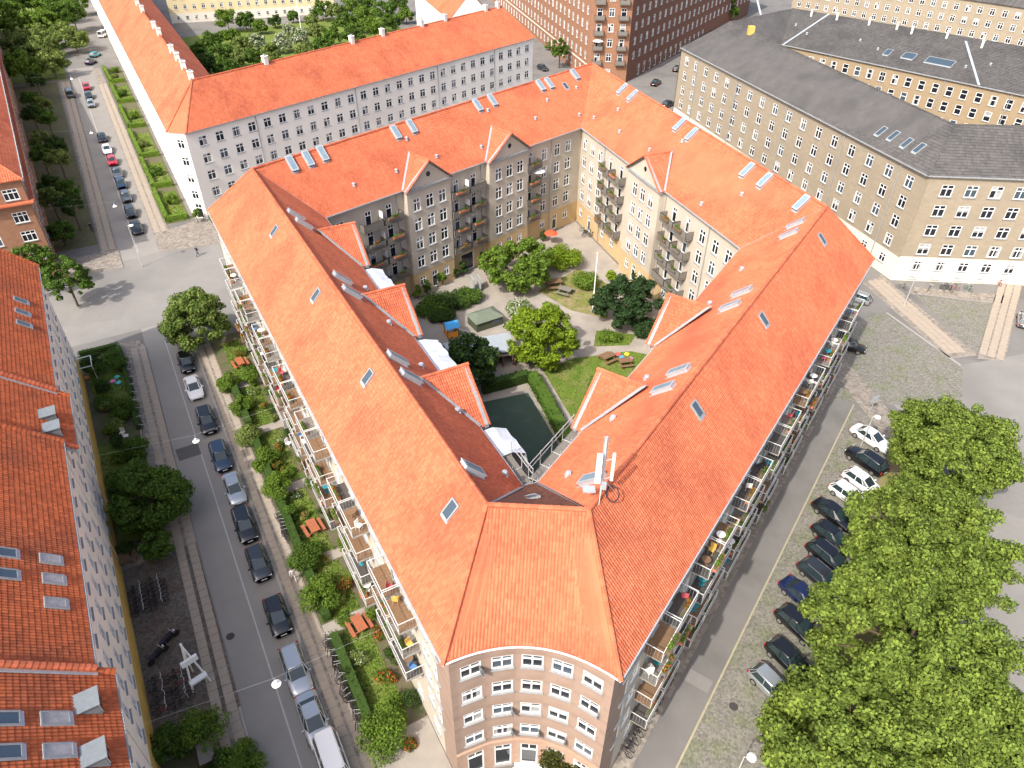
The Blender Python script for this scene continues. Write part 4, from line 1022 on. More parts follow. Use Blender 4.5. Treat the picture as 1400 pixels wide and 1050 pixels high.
ba = bb2 + (ba - bb2) * 2.6; bd = bc + (bd - bc) * 2.8
facade(br, ba, bb2, 0, 22, rows(lin(2, walk(ba, bb2) - 1, 4.0), (20.6, 17, 13.4, 9.8, 6.2), 1.4, 2.0) + rows(lin(2, walk(ba, bb2) - 1, 4.0), (2.2,), 1.3, 2.0), obrick, ((3.9, obrick),))
Lc = walk(bb2, bc); facade(br, bb2, bc, 0, 22, [(Lc / 2, z, 1.4, 2.0, 'cross') for z in (20.6, 17, 13.4, 9.8, 6.2, 2.4)] + [(u, z, 1.4, 2.5, 'door') for u in (Lc * .2, Lc * .8) for z in (20.3, 16.7, 13.1, 9.5, 5.9)], obrick)
facade(br, bc, bd, 0, 22, rows(lin(1.5, walk(bc, bd) - 1, 4.0), (20.6, 17, 13.4, 9.8, 6.2), 1.4, 1.9) + rows(lin(6, 60, 4), (1.8,), 1.4, 2.8, 'door'), rbrick)
cd = (bc - bb2).normalized(); co = Vector((cd.y, -cd.x))
for u in (.2, .8):
    for z in (19.05, 15.45, 11.85, 8.25, 4.65):
        M = Matrix.Identity(4); x = Vector((co.y, -co.x))
        for j in range(2): M[j][0], M[j][1] = x[j], co[j]
        p = bb2 + (bc - bb2) * u; M.translation = (p.x, p.y, z); a, b = balc_mesh(2.6, 1.1, 'grey', dkfloor)
        o = link('balcony', a, br, M=br.matrix_basis.inverted() @ M); link('railing', b, o, world=False)
d_ = (bb2 - ba).normalized(); n_ = Vector((d_.y, -d_.x)); bar(br, 'string_course', V3z(ba + n_ * .06, 4.1), V3z(bb2 + n_ * .06, 4.1), .12, .3, cbase)
for t in (.3, .55, .75): p = ba.lerp(bb2, t) + n_ * .08; bar(br, 'downpipe', V3z(p, 0), V3z(p, 22), .12, .12, zinc)
d_ = (bd - bc).normalized(); n_ = Vector((d_.y, -d_.x))
for t in (.1, .42): p = bc.lerp(bd, t) + n_ * .08; bar(br, 'downpipe', V3z(p, 0), V3z(p, 22), .12, .12, white_w)
mb = MB(); mb.prism([ba, bb2, bc, bd, bd + Vector((-30, 60)), ba + Vector((40, 40))], 22, 22.3); mb.build('roof', tile_old, br)
flush_windows(br, 280)
yb = thing('pale_yellow_house', 'pale yellow house with white plinth at the far side of the white block courtyard', 'building', (-98, 282, 0))
ya, yb_ = Vector((-119, 272)), Vector((-66, 291)); facade(yb, ya, yb_, 0, 13, rows(lin(1, 55, 3.0), (11, 8, 5), 1.2, 1.5) + rows(lin(1, 55, 3.0), (1.6,), 1.1, 1.1, 'two'), yellow_w, ((3.0, cbase),))
yd = (yb_ - ya).normalized(); yo = Vector((-yd.y, yd.x)); tiles(Slope(ya, yb_, ya + yo * 6, yb_ + yo * 6, 13, 18), yb, tile_m, rows=False, cw=.6)
flush_windows(yb, 80)
ob = thing('rear_white_house', 'white house with orange roof rising just behind the right end of the white block', 'building', (*G2(600, 10, 0), 0))
oa, ob_ = G2(565, -14, 15), G2(614, 27, 15); od = (ob_ - oa).normalized(); oo = Vector((-od.y, od.x))
tiles(Slope(oa, ob_, oa + oo * 6, ob_ + oo * 6, 15, 21), ob, tile_m, rows=False, cw=.4); tiles(Slope(oa + oo * 12, ob_ + oo * 12, oa + oo * 6, ob_ + oo * 6, 15, 21), ob, tile_m, rows=False, cw=.4)
facade(ob, oa + oo * .4, ob_ + oo * .4, 0, 15, rows(lin(1, walk(oa, ob_) - 1, 3), (13, 10, 7, 4), 1.2, 1.5), white_w)
mb = MB(); mb.ngon([V3z(ob_ + oo * .4, 0), V3z(ob_ + oo * 11.6, 0), V3z(ob_ + oo * 11.6, 15), V3z(ob_ + oo * 6, 20.9), V3z(ob_ + oo * .4, 15)]); mb.build('gable_wall', white_w, ob)
flush_windows(ob, 60)

# ------------------------------------------------------------------ trees, shrubs, hedges
def leaves(lobes, n, size, seed, shell=.35, upb=.35, flat=.32):
    rs = np.random.RandomState(seed)
    C = np.array([l[0] for l in lobes], float); Rr = np.array([l[1] for l in lobes], float)
    if Rr.ndim == 1: Rr = np.stack([Rr] * 3, 1)
    wgt = Rr.prod(axis=1) ** (2 / 3); idx = rs.choice(len(lobes), n, p=wgt / wgt.sum())
    D = rs.normal(size=(n, 3)); D /= np.linalg.norm(D, axis=1)[:, None]
    rad = shell + (1.06 - shell) * rs.rand(n) ** .7
    P = C[idx] + D * Rr[idx] * rad[:, None]
    Nn = D + rs.normal(size=(n, 3)) * .55 + np.array([0, 0, upb]); Nn /= np.linalg.norm(Nn, axis=1)[:, None]
    T = np.cross(Nn, rs.normal(size=(n, 3))); T /= np.linalg.norm(T, axis=1)[:, None]; B = np.cross(Nn, T)
    sz = (size * (.6 + .8 * rs.rand(n)))[:, None]
    V = np.stack([P - T * sz * .5, P - B * sz * flat + Nn * sz * .10, P + T * sz * .5 - Nn * sz * .12, P + B * sz * flat + Nn * sz * .10], 1)
    return V.reshape(-1, 3), np.arange(n * 4).reshape(-1, 4)
def ico(c, r, sub=2):
    bm = bmesh.new(); bmesh.ops.create_icosphere(bm, subdivisions=sub, radius=1)
    V = np.array([v.co[:] for v in bm.verts]) * np.array(r) + np.array(c); F = [tuple(v.index for v in f.verts) for f in bm.faces]; bm.free()
    return V, F
def crown_mesh(name, lobes, n, size, seed, mat, core=.0, mats2=None, frac=0, **kw):
    V, F = leaves(lobes, n, size, seed, **kw)
    me = np_mesh(name, V, F, [mat] + ([mats2] if mats2 else []))
    if mats2:
        rs = np.random.RandomState(seed + 1); me.polygons.foreach_set('material_index', (rs.rand(len(F)) < frac).astype(np.int32))
    return me
def trunk_mesh(h, r, lobes, seed, mat=bark, nb=7):
    rs = random.Random(seed); mb = MB(); p = Vector((0, 0, -.1)); q = Vector((rs.uniform(-.15, .15), rs.uniform(-.15, .15), h * .45)); mb.tube(p, q, r, r * .75, 8)
    top = Vector((q.x * 1.5, q.y * 1.5, h * .8)); mb.tube(q, top, r * .75, r * .3, 7)
    for l in rs.sample(lobes, min(nb, len(lobes))):
        e = Vector(l[0]); s_ = q.lerp(top, rs.random() * .7); mid = s_.lerp(e, .5) + Vector((0, 0, -.2)); mb.tube(s_, mid, r * .42, r * .25, 6); mb.tube(mid, e, r * .25, r * .08, 5)
    return mb.mesh('trunk', mat)
def make_lobes(rx, rz, zc, n, rl, seed, ry=None, surf=.75):
    rs = random.Random(seed); out = []; ry = ry or rx
    for i in range(n):
        t = rs.uniform(0, 6.283); z = rs.uniform(-.75, 1); k = math.sqrt(max(0, 1 - z * z)); s_ = rs.uniform(surf, 1) if rs.random() < .8 else rs.uniform(.2, surf)
        rr = rl * rs.uniform(.5, 1.4); s_ *= rs.uniform(.92, 1.12)
        out.append(((k * math.cos(t) * (rx - rl * .6) * s_, k * math.sin(t) * (ry - rl * .6) * s_, zc + z * (rz - rl * .5) * s_), (rr, rr, rr * .75)))
    return out
def tree(name, label, xy, h, rx, rz, mat, n=5000, size=.3, seed=1, nl=40, rl=1.0, cat='tree', group=None, tr=.18, ry=None, mats2=None, frac=0, zc=None):
    zc = zc if zc else h - rz
    nl = int(nl * 2); rl *= .74; n = int(n * 1.35)
    t = thing(name, label, cat, (xy[0], xy[1], 0), 0, group); lobes = make_lobes(rx, rz, zc, nl, rl, seed, ry)
    link('trunk', trunk_mesh(h, tr, lobes, seed), t, world=False)
    link('crown', crown_mesh('crown', lobes, n, size, seed, mat, mats2=mats2, frac=frac), t, world=False)
    return t
def shrub(label, xy, r, h, mat, n=900, size=.16, seed=1, name='shrub', cat='shrub', group=None, mats2=None, frac=0, nl=16, z0=.05, ry=None):
    t = thing(name, label, cat, (xy[0], xy[1], z0), 0, group); ry = ry or r
    lobes = make_lobes(r, h / 2, h / 2, nl, r * .42, seed, ry, .8)
    n = int(n * 1.8)
    mb = MB()
    for k in range(3): mb.tube((0, 0, -.06), (math.cos(k * 2.1) * r * .4, math.sin(k * 2.1) * r * .4, h * .6), .05, .02, 5)
    link('stem', mb.mesh('stem', bark), t, world=False)
    c = link('crown', crown_mesh('crown', lobes, n, size, seed, mat, mats2=mats2, frac=frac, shell=.45), t, world=False)
    return t
def hedge(label, pts, wd, h, mat, dens=60, size=.14, seed=1, z0=.05, cat='hedge'):
    """pts: centre line in plan"""
    P = [Vector(p) for p in pts]; t = thing('hedge', label, cat, (P[0].x, P[0].y, z0)); rs = random.Random(seed); lobes = []; mb = MB()
    for i in range(len(P) - 1):
        L_ = (P[i + 1] - P[i]).length; k = max(2, int(L_ / .45)); d_ = (P[i + 1] - P[i]).normalized(); n_ = Vector((d_.y, -d_.x))
        for j in range(k + 1):
            q = P[i].lerp(P[i + 1], j / k) - P[0]
            for v in (-.25, .25): lobes.append(((q.x + n_.x * wd * v, q.y + n_.y * wd * v, h * rs.uniform(.45, .6)), (wd * .36, wd * .36, h * .48 * rs.uniform(.9, 1.1))))
        a, b = P[i] - P[0], P[i + 1] - P[0]; mb.prism([a + n_ * wd * .38, b + n_ * wd * .38, b - n_ * wd * .38, a - n_ * wd * .38], 0, h * .85)
    tot = sum((P[i + 1] - P[i]).length for i in range(len(P) - 1))
    c = link('foliage', crown_mesh('foliage', lobes, int(dens * tot * (wd + 2 * h)), size, seed, mat), t, world=False)
    mb.build('inner_foliage', mat, t, world=False); return t
# the row of large maples on the right
for i, (px, py, zc, rx, rz, h, lab) in enumerate((
    (1302, 610, 6.6, 6.0, 3.9, 10.4, 'maple with spreading crown beside the white cars, top of the right-hand row'),
    (1268, 745, 7.2, 6.7, 4.3, 11.5, 'large maple with dense light green crown, second from the top of the right-hand row'),
    (1243, 880, 7.4, 7.1, 4.4, 11.8, 'large maple over the silver car, third from the top of the right-hand row'),
    (1172, 1022, 6.8, 6.2, 3.9, 10.8, 'maple at the bottom edge of the photo, lowest of the right-hand row'),
    (1330, 1010, 6.6, 4.2, 3.6, 10.4, 'maple at the bottom right beside the pale road and the white van'))):
    p = G2(px, py, zc); tree('maple_tree', lab, p, h, rx, rz, lf_maple, 44000, .27, 100 + i, 165, 1.0, group='maples beside the car park', tr=.3, zc=zc)
# street and garden trees on the left
tree('street_tree', 'light green street tree at the crossing beside the block corner', G2(268, 434, 4.2), 7.9, 4.2, 3.9, lf_olive, 17000, .3, 11, 60, 1.05, mats2=lf_mid, frac=.35)
tree('street_tree', 'dark green street tree at the crossing, right one of the pair casting a long shadow', G2(90, 380, 4.6), 7.6, 3.2, 3.2, lf_mid, 5000, .3, 12, 36, .7)
tree('street_tree', 'dark green street tree at the crossing, left one of the pair behind the roof', G2(48, 360, 4.6), 7.6, 3.4, 3.2, lf_mid, 5000, .3, 13, 36, .8)
tree('garden_tree', 'broad dark green garden tree in front of the white facade, left street', G2(203, 676, 3.8), 6.6, 3.8, 3.1, lf_mid, 14000, .28, 14, 60, 1.0)
tree('garden_tree', 'dark garden tree below the broad one, beside the cobbled bay', G2(212, 742, 2.5), 3.6, 1.5, 1.4, lf_mid, 3000, .22, 15, 24, .5)
for i, (px, py, r, h, lab, mt) in enumerate((
    (150, 492, 1.7, 2.6, 'bushy dark shrub at the corner of the shaded garden by the crossing', lf_mid),
    (122, 498, 1.2, 1.8, 'low dark shrub against the white facade in the shaded corner garden', lf_hedge),
    (168, 556, 1.5, 2.4, 'round dark green shrub midway along the shaded left gardens', lf_mid),
    (186, 612, 1.5, 2.2, 'round shrub next to the broad dark tree in the left gardens', lf_mid),
    (158, 580, .9, 1.2, 'small olive shrub beside the round dark one in the left gardens', lf_olive),
    (276, 996, 1.7, 2.8, 'round green shrub below the white easel, right one of two', lf_shrub),
    (225, 1018, 1.5, 2.4, 'round dark shrub below the parked bicycles, left one of two', lf_mid),
    (330, 1040, 1.6, 2.2, 'bright shrub at the bottom edge beside the left pavement', lf_shrub),
    (300, 1050, 1.2, 1.6, 'dark low shrub at the bottom edge left of the bright one', lf_hedge))):
    shrub(lab, G2(px, py, h * .6), r, h, mt, 2200, .18, 200 + i)
for i, (px, py, r, h, lab, mt) in enumerate((
    (313, 520, 1.35, 2.2, 'pruned bright shrub beside the red table nearest the crossing', lf_shrub),
    (338, 516, 1.2, 2.0, 'bright shrub against the balconies behind the topmost red table', lf_shrub),
    (329, 551, 1.35, 2.3, 'round bright shrub, second in the row below the crossing tree', lf_shrub),
    (340, 592, 1.5, 2.0, 'loose grey-green shrub in the left wing gardens', lf_olive),
    (362, 625, 1.45, 2.3, 'round bright shrub beside the flowering bed, left wing gardens', lf_shrub),
    (377, 664, 1.65, 2.5, 'large round bright shrub above the middle red table', lf_shrub),
    (416, 757, 1.65, 2.4, 'large round green shrub below the middle red table', lf_mid),
    (436, 811, 1.7, 2.5, 'round bright shrub above the lowest red table', lf_shrub),
    (520, 997, 1.9, 2.9, 'big ball-shaped shrub at the front corner of the brown building', lf_shrub),
    (396, 700, .8, 1.6, 'narrow shrub beside the middle red table', lf_mid))):
    shrub(lab, G2(px, py, h * .6), r, h, mt, 2800, .17, 230 + i)
for i, (px, py, r, h, lab) in enumerate((
    (472, 800, .9, 1.0, 'flowering bed of red and orange blooms under the front balconies'), (381, 610, .6, .8, 'patch of white and pink flowers near the balconies, left gardens'),
    (520, 865, .7, .9, 'yellow and red flower clump below the lowest balconies'), (533, 925, .6, .8, 'small flower clump at the wall near the front corner'), (560, 1018, .6, .8, 'potted flowers on the corner terrace'))):
    shrub(lab, G2(px, py, .5), r, h, lf_mid, 900, .13, 260 + i, 'flower_bed', 'flowers', mats2=lf_flower, frac=.35, nl=12)
shrub('wide bronze-green bush growing against the concave brown front', G2(765, 1040, 1.5), 1.9, 3.4, lf_bronze, 4500, .17, 270, ry=1.3)
rs_ = random.Random(8)
for i in range(13):
    s_ = 8 + i * 4.4; p = S(s_ + rs_.uniform(-1, 1), -.05 + rs_.uniform(-.3, .1))
    shrub('leafy bedding plants along the left wing wall, %s from the front corner' % ORD[i], p, .85, rs_.uniform(.7, 1.5), rs_.choice([lf_mid, lf_shrub, lf_hedge]), 500, .13, 300 + i, 'bedding_plant', 'plants', 'bedding plants along the left wing', nl=10)
for i, (a, b) in enumerate(((6.5, 15.6), (17.6, 23.4), (25.2, 33.8), (36, 44.2), (46.2, 53.8))):
    hedge('clipped dark hedge between pavement and left wing lawns, %s from the front corner' % ORD[i], [S(a, -3.75), S(b, -3.75)], .95, 1.25, lf_hedge, 70, .13, 320 + i)
for i, (a, b) in enumerate(((-12, 11), (34, 50), (52, 57.5), (58.5, 70))):
    hedge('low dark hedge along the left building gardens, %s from the bottom' % ORD[i], [S(a, -14.75), S(b, -15.1)], .6, .9, lf_hedge, 45, .16, 330 + i)
rg_ = random.Random(31)
for i in range(17):
    s_ = 34.5 + i * 2.05; shrub('dark planting in the shaded gardens below the white facade, %s from the cobbled bay' % ORD[i], S(s_ + rg_.uniform(-.6, .6), rg_.uniform(-18.4, -15.6)), rg_.uniform(.7, 1.2), rg_.uniform(.8, 1.8), rg_.choice([lf_mid, lf_hedge, lf_olive, lf_shrub]), 800, .17, 700 + i, 'garden_shrub', 'shrub', 'planting of the shaded left gardens', nl=14)
for i in range(8):
    s_ = -6 + i * 2.2; shrub('dark planting at the bottom left below the cobbled bay, %s from the bottom edge' % ORD[i], S(s_, rg_.uniform(-17.4, -15.4)), rg_.uniform(.7, 1.2), rg_.uniform(.8, 1.6), rg_.choice([lf_mid, lf_hedge, lf_olive]), 800, .17, 720 + i, 'garden_shrub', 'shrub', 'planting at the bottom left', nl=14)
for i in range(18):
    s_ = 7 + i * 3.2; shrub('mixed low planting on the left wing lawns, %s from the front corner' % ORD[i], S(s_ + rg_.uniform(-1, 1), rg_.uniform(-2.8, -1.0)), rg_.uniform(.45, .85), rg_.uniform(.5, 1.2), rg_.choice([lf_mid, lf_hedge, lf_olive, lf_shrub]), 500, .15, 740 + i, 'garden_shrub', 'shrub', 'low planting of the left wing gardens', nl=12, mats2=rg_.choice([None, None, lf_flower, lf_white]), frac=.18)
hedge('low dark hedge closing the shaded corner garden towards the crossing', [S(70.4, -15.2), S(70.6, -19.6)], .7, 1.0, lf_hedge, 60, .15, 338)
for i, (a, b) in enumerate(((107.5, 122), (124, 140), (142, 160), (163, 180), (184, 202), (204, 220))):
    hedge('bright hedge enclosing a garden below the white building, %s from the crossing' % ORD[i], [S(a, -.4), S(a, -3.7), S(b, -3.9 - i * .05)], .9, 1.2, lf_shrub, 26, .24, 340 + i)
for i, s_ in enumerate((115, 131, 149, 170, 190, 207, 215)):
    shrub('leafy garden bush below the white building on the upper street, %s from the crossing' % ORD[i], S(s_, -1.8 - .3 * (i % 3)), 1.2, 1.6, (lf_shrub, lf_mid, lf_olive)[i % 3], 900, .26, 360 + i)
tree('potted_tree', 'small potted tree left of the white building door', S(104.6, .9), 2.6, .8, .9, lf_shrub, 900, .2, 371, 14, .35, tr=.06)
tree('potted_tree', 'small potted tree right of the white building door', S(101.6, 3.2), 2.6, .8, .9, lf_shrub, 900, .2, 372, 14, .35, tr=.06)
# dim gardens in front of the brick building
for i, s_ in enumerate((106, 111, 117, 122, 128, 135, 141, 148, 156, 163, 171, 179, 188, 197)):
    n_ = -18.3 - .035 * (s_ - 106) + (1.4 if i % 2 else -1.2)
    tree('garden_tree', 'dark garden tree in front of the brick house, %s from the crossing' % ORD[i], S(s_, n_), 4.5 + (i * 7 % 4) * .7, 2.2, 1.9, (lf_mid, lf_hedge, lf_olive)[i % 3], 1800, .38, 380 + i, 22, .7, group='garden trees of the brick house')
# park at the top left
pk = [(20, 60), (45, 35), (80, 15), (60, 60), (25, 25), (100, 25), (70, 85), (105, 5), (40, 5), (85, 45), (30, 95), (8, 15), (100, 52), (62, 8), (85, 30), (50, 50), (5, 40), (30, 10), (45, 75), (65, 35)]
for i, (px, py) in enumerate(pk):
    tree('park_tree', 'pale green park tree at the top left, %s of the cluster from the front' % ORD[i], G2(px, py, 4), 7.5 + i % 3, 4.6, 3.4, (lf_olive, lf_shrub, lf_mid)[i % 3], 2600, .6, 400 + i, 26, 1.3, group='trees of the park at the top left')
# garden of the white block
def white_garden(L_, lab, seed):
    for i, (px, py, r, mt) in enumerate(L_):
        tree('courtyard_tree', ('white-blossomed bush' if mt is lf_white else 'leafy tree') + lab % ORD[i], G2(px, py, r), r * 1.8, r, r * .8, mt, 2400, .5, seed + i, 24, r * .3, group='trees in the white block courtyard', mats2=lf_mid if mt is lf_white else None, frac=.4, tr=.14)
wc = [(300, 75, 4, lf_mid), (285, 88, 3.6, lf_hedge), (330, 62, 3.2, lf_olive), (352, 55, 3.0, lf_white), (385, 58, 3.0, lf_white), (410, 50, 3.2, lf_white), (430, 42, 3, lf_olive), (455, 48, 3.5, lf_mid), (470, 30, 4, lf_mid), (500, 25, 4.5, lf_shrub),
      (525, 15, 4.2, lf_mid), (310, 25, 4.2, lf_shrub), (335, 28, 3.4, lf_mid), (375, 28, 2.4, lf_hedge), (400, 22, 2.2, lf_mid), (440, 12, 4, lf_mid), (480, 8, 4.2, lf_shrub), (545, 5, 4, lf_mid), (415, 70, 2.6, lf_olive), (310, 92, 3.4, lf_mid)]
wc2 = [(320, 80, 3.2, lf_olive), (345, 78, 2.8, lf_mid), (370, 70, 2.8, lf_olive), (395, 40, 2.2, lf_white), (440, 62, 2.8, lf_mid), (485, 45, 3.6, lf_mid), (512, 38, 3.6, lf_shrub), (535, 30, 3.4, lf_mid), (460, 15, 3.4, lf_olive), (355, 35, 2.6, lf_shrub), (425, 28, 2.4, lf_olive), (290, 55, 3.4, lf_mid), (315, 48, 3, lf_shrub), (272, 70, 3.0, lf_mid), (555, 20, 3, lf_shrub), (500, 5, 4, lf_mid)]
white_garden(wc, ' in the white block courtyard, %s in the sunny planting', 430); white_garden(wc2, ' in the white block courtyard, %s of the in-between planting', 640)
for px, py, lab, k in ((765, 78, 'dark street tree in front of the tall brick house, left of its corner', 2.6), (845, 88, 'tall slim tree against the corner of the tall brick house', 2.0), (818, 80, 'bushy tree at the foot of the corner balconies', 1.8), (1000, 22, 'tall tree between brick house and slate roofs', 2.8), (962, 32, 'rounded street tree beside the slate roof edge', 2.6)):
    tree('street_tree', lab, G2(px, py, 3), 5.6 + k, k, 2.4 + .3 * k, lf_mid, 2600, .42, 460 + px % 7, 24, .7)
tree('street_tree', 'small bush at the brick house wall beside the pale pavement', G2(750, 64, 1), 2.6, 1.2, 1.2, lf_shrub, 700, .3, 470, 12, .5, tr=.08)
# courtyard planting
tree('courtyard_maple', 'vivid yellow-green tree in the middle of the courtyard', G2(741, 458, 3.6), 7.0, 5.0, 3.4, lf_bright, 15000, .34, 480, 60, .95, tr=.2)
tree('courtyard_linden', 'broad green tree at the back of the courtyard near the gabled wall', G2(708, 362, 3.4), 6.8, 5.6, 3.3, lf_shrub, 15000, .34, 481, 60, 1.0, tr=.22)
shrub('dense bright bush beside the broad courtyard tree', G2(771, 350, 1.8), 2.8, 3.2, lf_bright, 3500, .26, 482)
tree('dark_beech', 'dark green tree beside the sunny courtyard wall', G2(856, 413, 3.4), 6.9, 4.7, 3.4, lf_dark, 13000, .32, 483, 55, .9, tr=.22)
shrub('lower dark bush in front of the dark tree by the orange dormer', G2(887, 445, 1.5), 2.0, 2.4, lf_dark, 2200, .24, 484)
tree('dark_ash', 'dark leafy tree beside the white tarpaulin in the courtyard', G2(645, 497, 4), 7.4, 3.4, 3.2, lf_dark, 9000, .34, 485, 50, .85, tr=.2, mats2=lf_mid, frac=.25)
shrub('bush covered in white blossom beside the courtyard path', G2(711, 422, 1.0), 1.9, 2.0, lf_shrub, 2600, .22, 486, mats2=lf_white, frac=.45)
shrub('light green bush left of the flagpole', G2(800, 385, 1.0), 2.2, 2.0, lf_shrub, 2500, .22, 487)
shrub('bright low bush under the dark courtyard tree', G2(835, 462, .4), 1.8, 1.0, lf_shrub, 1500, .2, 488, ry=1.1)
shrub('round bush at the base of the sunny wall beyond the flagpole', G2(838, 378, .8), 1.0, 1.6, lf_bright, 900, .22, 489)
for i, (px, py, r, h) in enumerate(((590, 418, 2.4, 2.0), (615, 410, 2.2, 2.0), (640, 405, 1.9, 1.8), (605, 428, 1.8, 1.5))):
    shrub('dark green thicket at the shaded courtyard wall, %s from the scaffold' % ORD[i], G2(px, py, h * .5), r, h, lf_hedge if i % 2 else lf_mid, 2400, .24, 490 + i, group='thicket at the shaded courtyard wall')
hedge('loose hedge along the right side of the sports field', [G2(727, 520), G2(745, 552), G2(776, 610)], 1.7, 1.6, lf_mid, 40, .24, 495)
hedge('dark hedge along the far side of the sports field', [G2(660, 537), G2(722, 520)], 1.3, 1.6, lf_hedge, 50, .22, 496)
hedge('shaded grassy hedge at the near end of the lawn', [G2(792, 588), G2(805, 560), G2(812, 525)], 1.3, 1.0, lf_mid, 40, .24, 497)
for i, (px, py) in enumerate(((571, 400), (583, 394), (598, 385), (605, 382), (622, 372), (632, 368), (657, 352), (742, 322))):
    shrub('climbing plant on the ochre ground floor of the shaded wall, %s from the scaffold' % ORD[i], G2(px, py, 1.0), .7, 2.4, lf_hedge if i % 3 else lf_shrub, 700, .22, 500 + i, 'climbing_plant', 'plant', 'climbers on the courtyard wall', nl=10)

# ------------------------------------------------------------------ cars
KINDS = {  # length, width, height, belt, rear glass base, rear roof, front roof, windscreen base, bonnet height
    'hatch': (4.1, 1.76, 1.46, .92, -1.95, -1.55, .25, 1.05, .86), 'sedan': (4.6, 1.80, 1.44, .92, -1.65, -1.0, .25, 1.1, .84),
    'wagon': (4.7, 1.82, 1.50, .94, -2.2, -1.8, .35, 1.15, .88), 'suv': (4.6, 1.86, 1.66, 1.04, -2.15, -1.75, .35, 1.1, 1.0), 'van': (5.0, 1.95, 2.0, 1.1, -2.42, -2.3, 1.0, 1.75, 1.1)}
CM = {}
def loft(rings, mb, close=True, mi=0):
    n = len(mb.v); k = len(rings[0])
    for r in rings: mb.v += [tuple(p) for p in r]
    for i in range(len(rings) - 1):
        for j in range(k - 1): a = n + i * k + j; mb.f.append((a, a + k, a + k + 1, a + 1)); mb.mi.append(mi)
    mb.f.append(tuple(range(n, n + k))); mb.mi.append(mi); e = n + (len(rings) - 1) * k; mb.f.append(tuple(range(e, e + k))[::-1]); mb.mi.append(mi)
def car_meshes(kind):
    if kind in CM: return CM[kind]
    L, W, H, BZ, rb_, rr, fr_, fb2, hz = KINDS[kind]; h = L / 2; w_ = W / 2; D = {}
    mb = MB(); rings = []
    for x, f, zt, zb in ((-h, .80, BZ - .32, .42), (-h + .07, .93, BZ - .10, .32), (-h + .35, .985, BZ - .02, .24), (rb_ + .35, 1, BZ, .22), (-.3, 1, BZ, .22), (fb2 - .2, 1, BZ - .01, .22), (fb2 + .15, .99, hz, .22), (h - .55, .965, hz - .06, .24), (h - .2, .90, hz - .16, .30), (h - .04, .78, hz - .30, .38), (h, .66, hz - .40, .45)):
        ww = w_ * f; half = [(ww * .90, zb), (ww * .985, zb + .10), (ww, zb + .28), (ww * .995, zt - .20), (ww * .965, zt - .07), (ww * .86, zt - .005), (ww * .5, zt + .03), (0, zt + .04)]
        rings.append([(x, y, z) for y, z in half] + [(x, -y, z) for y, z in half[::-1][1:]])
    loft(rings, mb); me = mb.mesh('body', white_p)
    bm = bmesh.new(); bm.from_mesh(me); bmesh.ops.recalc_face_normals(bm, faces=bm.faces); bm.to_mesh(me); bm.free()
    me.polygons.foreach_set('use_smooth', [True] * len(me.polygons)); me.set_sharp_from_angle(angle=R(40)); D['body'] = me
    hb, hr = w_ * .90, w_ * .70
    belt = [(rb_, hb * .80), (rb_ + .22, hb), (fb2 - .55, hb), (fb2, hb * .74)]; roof = [(rr, hr * .86), (rr + .15, hr), (fr_ - .2, hr), (fr_, hr * .88)]
    rg = lambda pts, z: [(x, y, z) for x, y in pts] + [(x, -y, z) for x, y in pts[::-1]]
    A, B = rg(belt, BZ - .02), rg(roof, H - .06); mb = MB()
    for i in range(8): j = (i + 1) % 8; mb.quad(A[i], A[j], B[j], B[i])
    D['windows'] = mb.mesh('windows', carglass)
    mb = MB(); C = [(x * .93 + (rr + fr_) / 2 * .07, y * .86, H) for x, y, _ in B]; lo_ = [(x * 1.005, y * 1.012, z - .03) for x, y, z in B]
    for i in range(8): j = (i + 1) % 8; mb.quad(lo_[i], lo_[j], B[j], B[i]); mb.quad(B[i], B[j], C[j], C[i])
    mb.ngon([(x, y, z + .012) for x, y, z in C])
    for i, r_ in ((0, .05), (1, .035), (2, .035), (3, .045)):
        for s_ in (1, -1): mb.tube((A[i][0], A[i][1] * s_, A[i][2]), (B[i][0], B[i][1] * s_, B[i][2]), r_, r_ * .8, 5)
    for s_ in (1, -1): mx = (rb_ + fb2) / 2 - .05; mb.tube((mx, hb * s_, BZ), (mx - .06, hr * s_, H - .05), .04, .035, 5)
    me = mb.mesh('roof', white_p); bm = bmesh.new(); bm.from_mesh(me); bmesh.ops.remove_doubles(bm, verts=bm.verts, dist=.001); bmesh.ops.recalc_face_normals(bm, faces=bm.faces); bm.to_mesh(me); bm.free()
    me.polygons.foreach_set('use_smooth', [True] * len(me.polygons)); me.set_sharp_from_angle(angle=R(50)); D['roof'] = me
    mb = MB(); mb.tube((0, -.11, 0), (0, .11, 0), .32, .32, 14); D['wheel'] = mb.mesh('wheel', rubber)
    mb = MB(); mb.tube((0, -.12, 0), (0, .12, 0), .2, .2, 10); D['rim'] = mb.mesh('rim', rim_m)
    mb = MB(); mb.box((0, 0, 0), (.18, .34, .13)); D['headlight'] = mb.mesh('headlight', head_m)
    mb = MB(); mb.box((0, 0, 0), (.10, .22, .26)); D['tail_light'] = mb.mesh('tail_light', tail_m)
    mb = MB(); mb.box((0, 0, 0), (.14, .2, .13)); D['mirror'] = mb.mesh('mirror', white_p)
    mb = MB(); mb.box((0, 0, 0), (.02, .5, .11)); D['plate'] = mb.mesh('number_plate', white_p)
    mb = MB(); mb.box((0, 0, 0), (1.6, .04, .04)); D['rail'] = mb.mesh('roof_rail', rim_m)
    CM[kind] = D; return D
def carpaint(nm, c, metal=.3): return mk('car_paint_' + nm, c, None, .28, spec=.5, metal=metal, coat=.8)
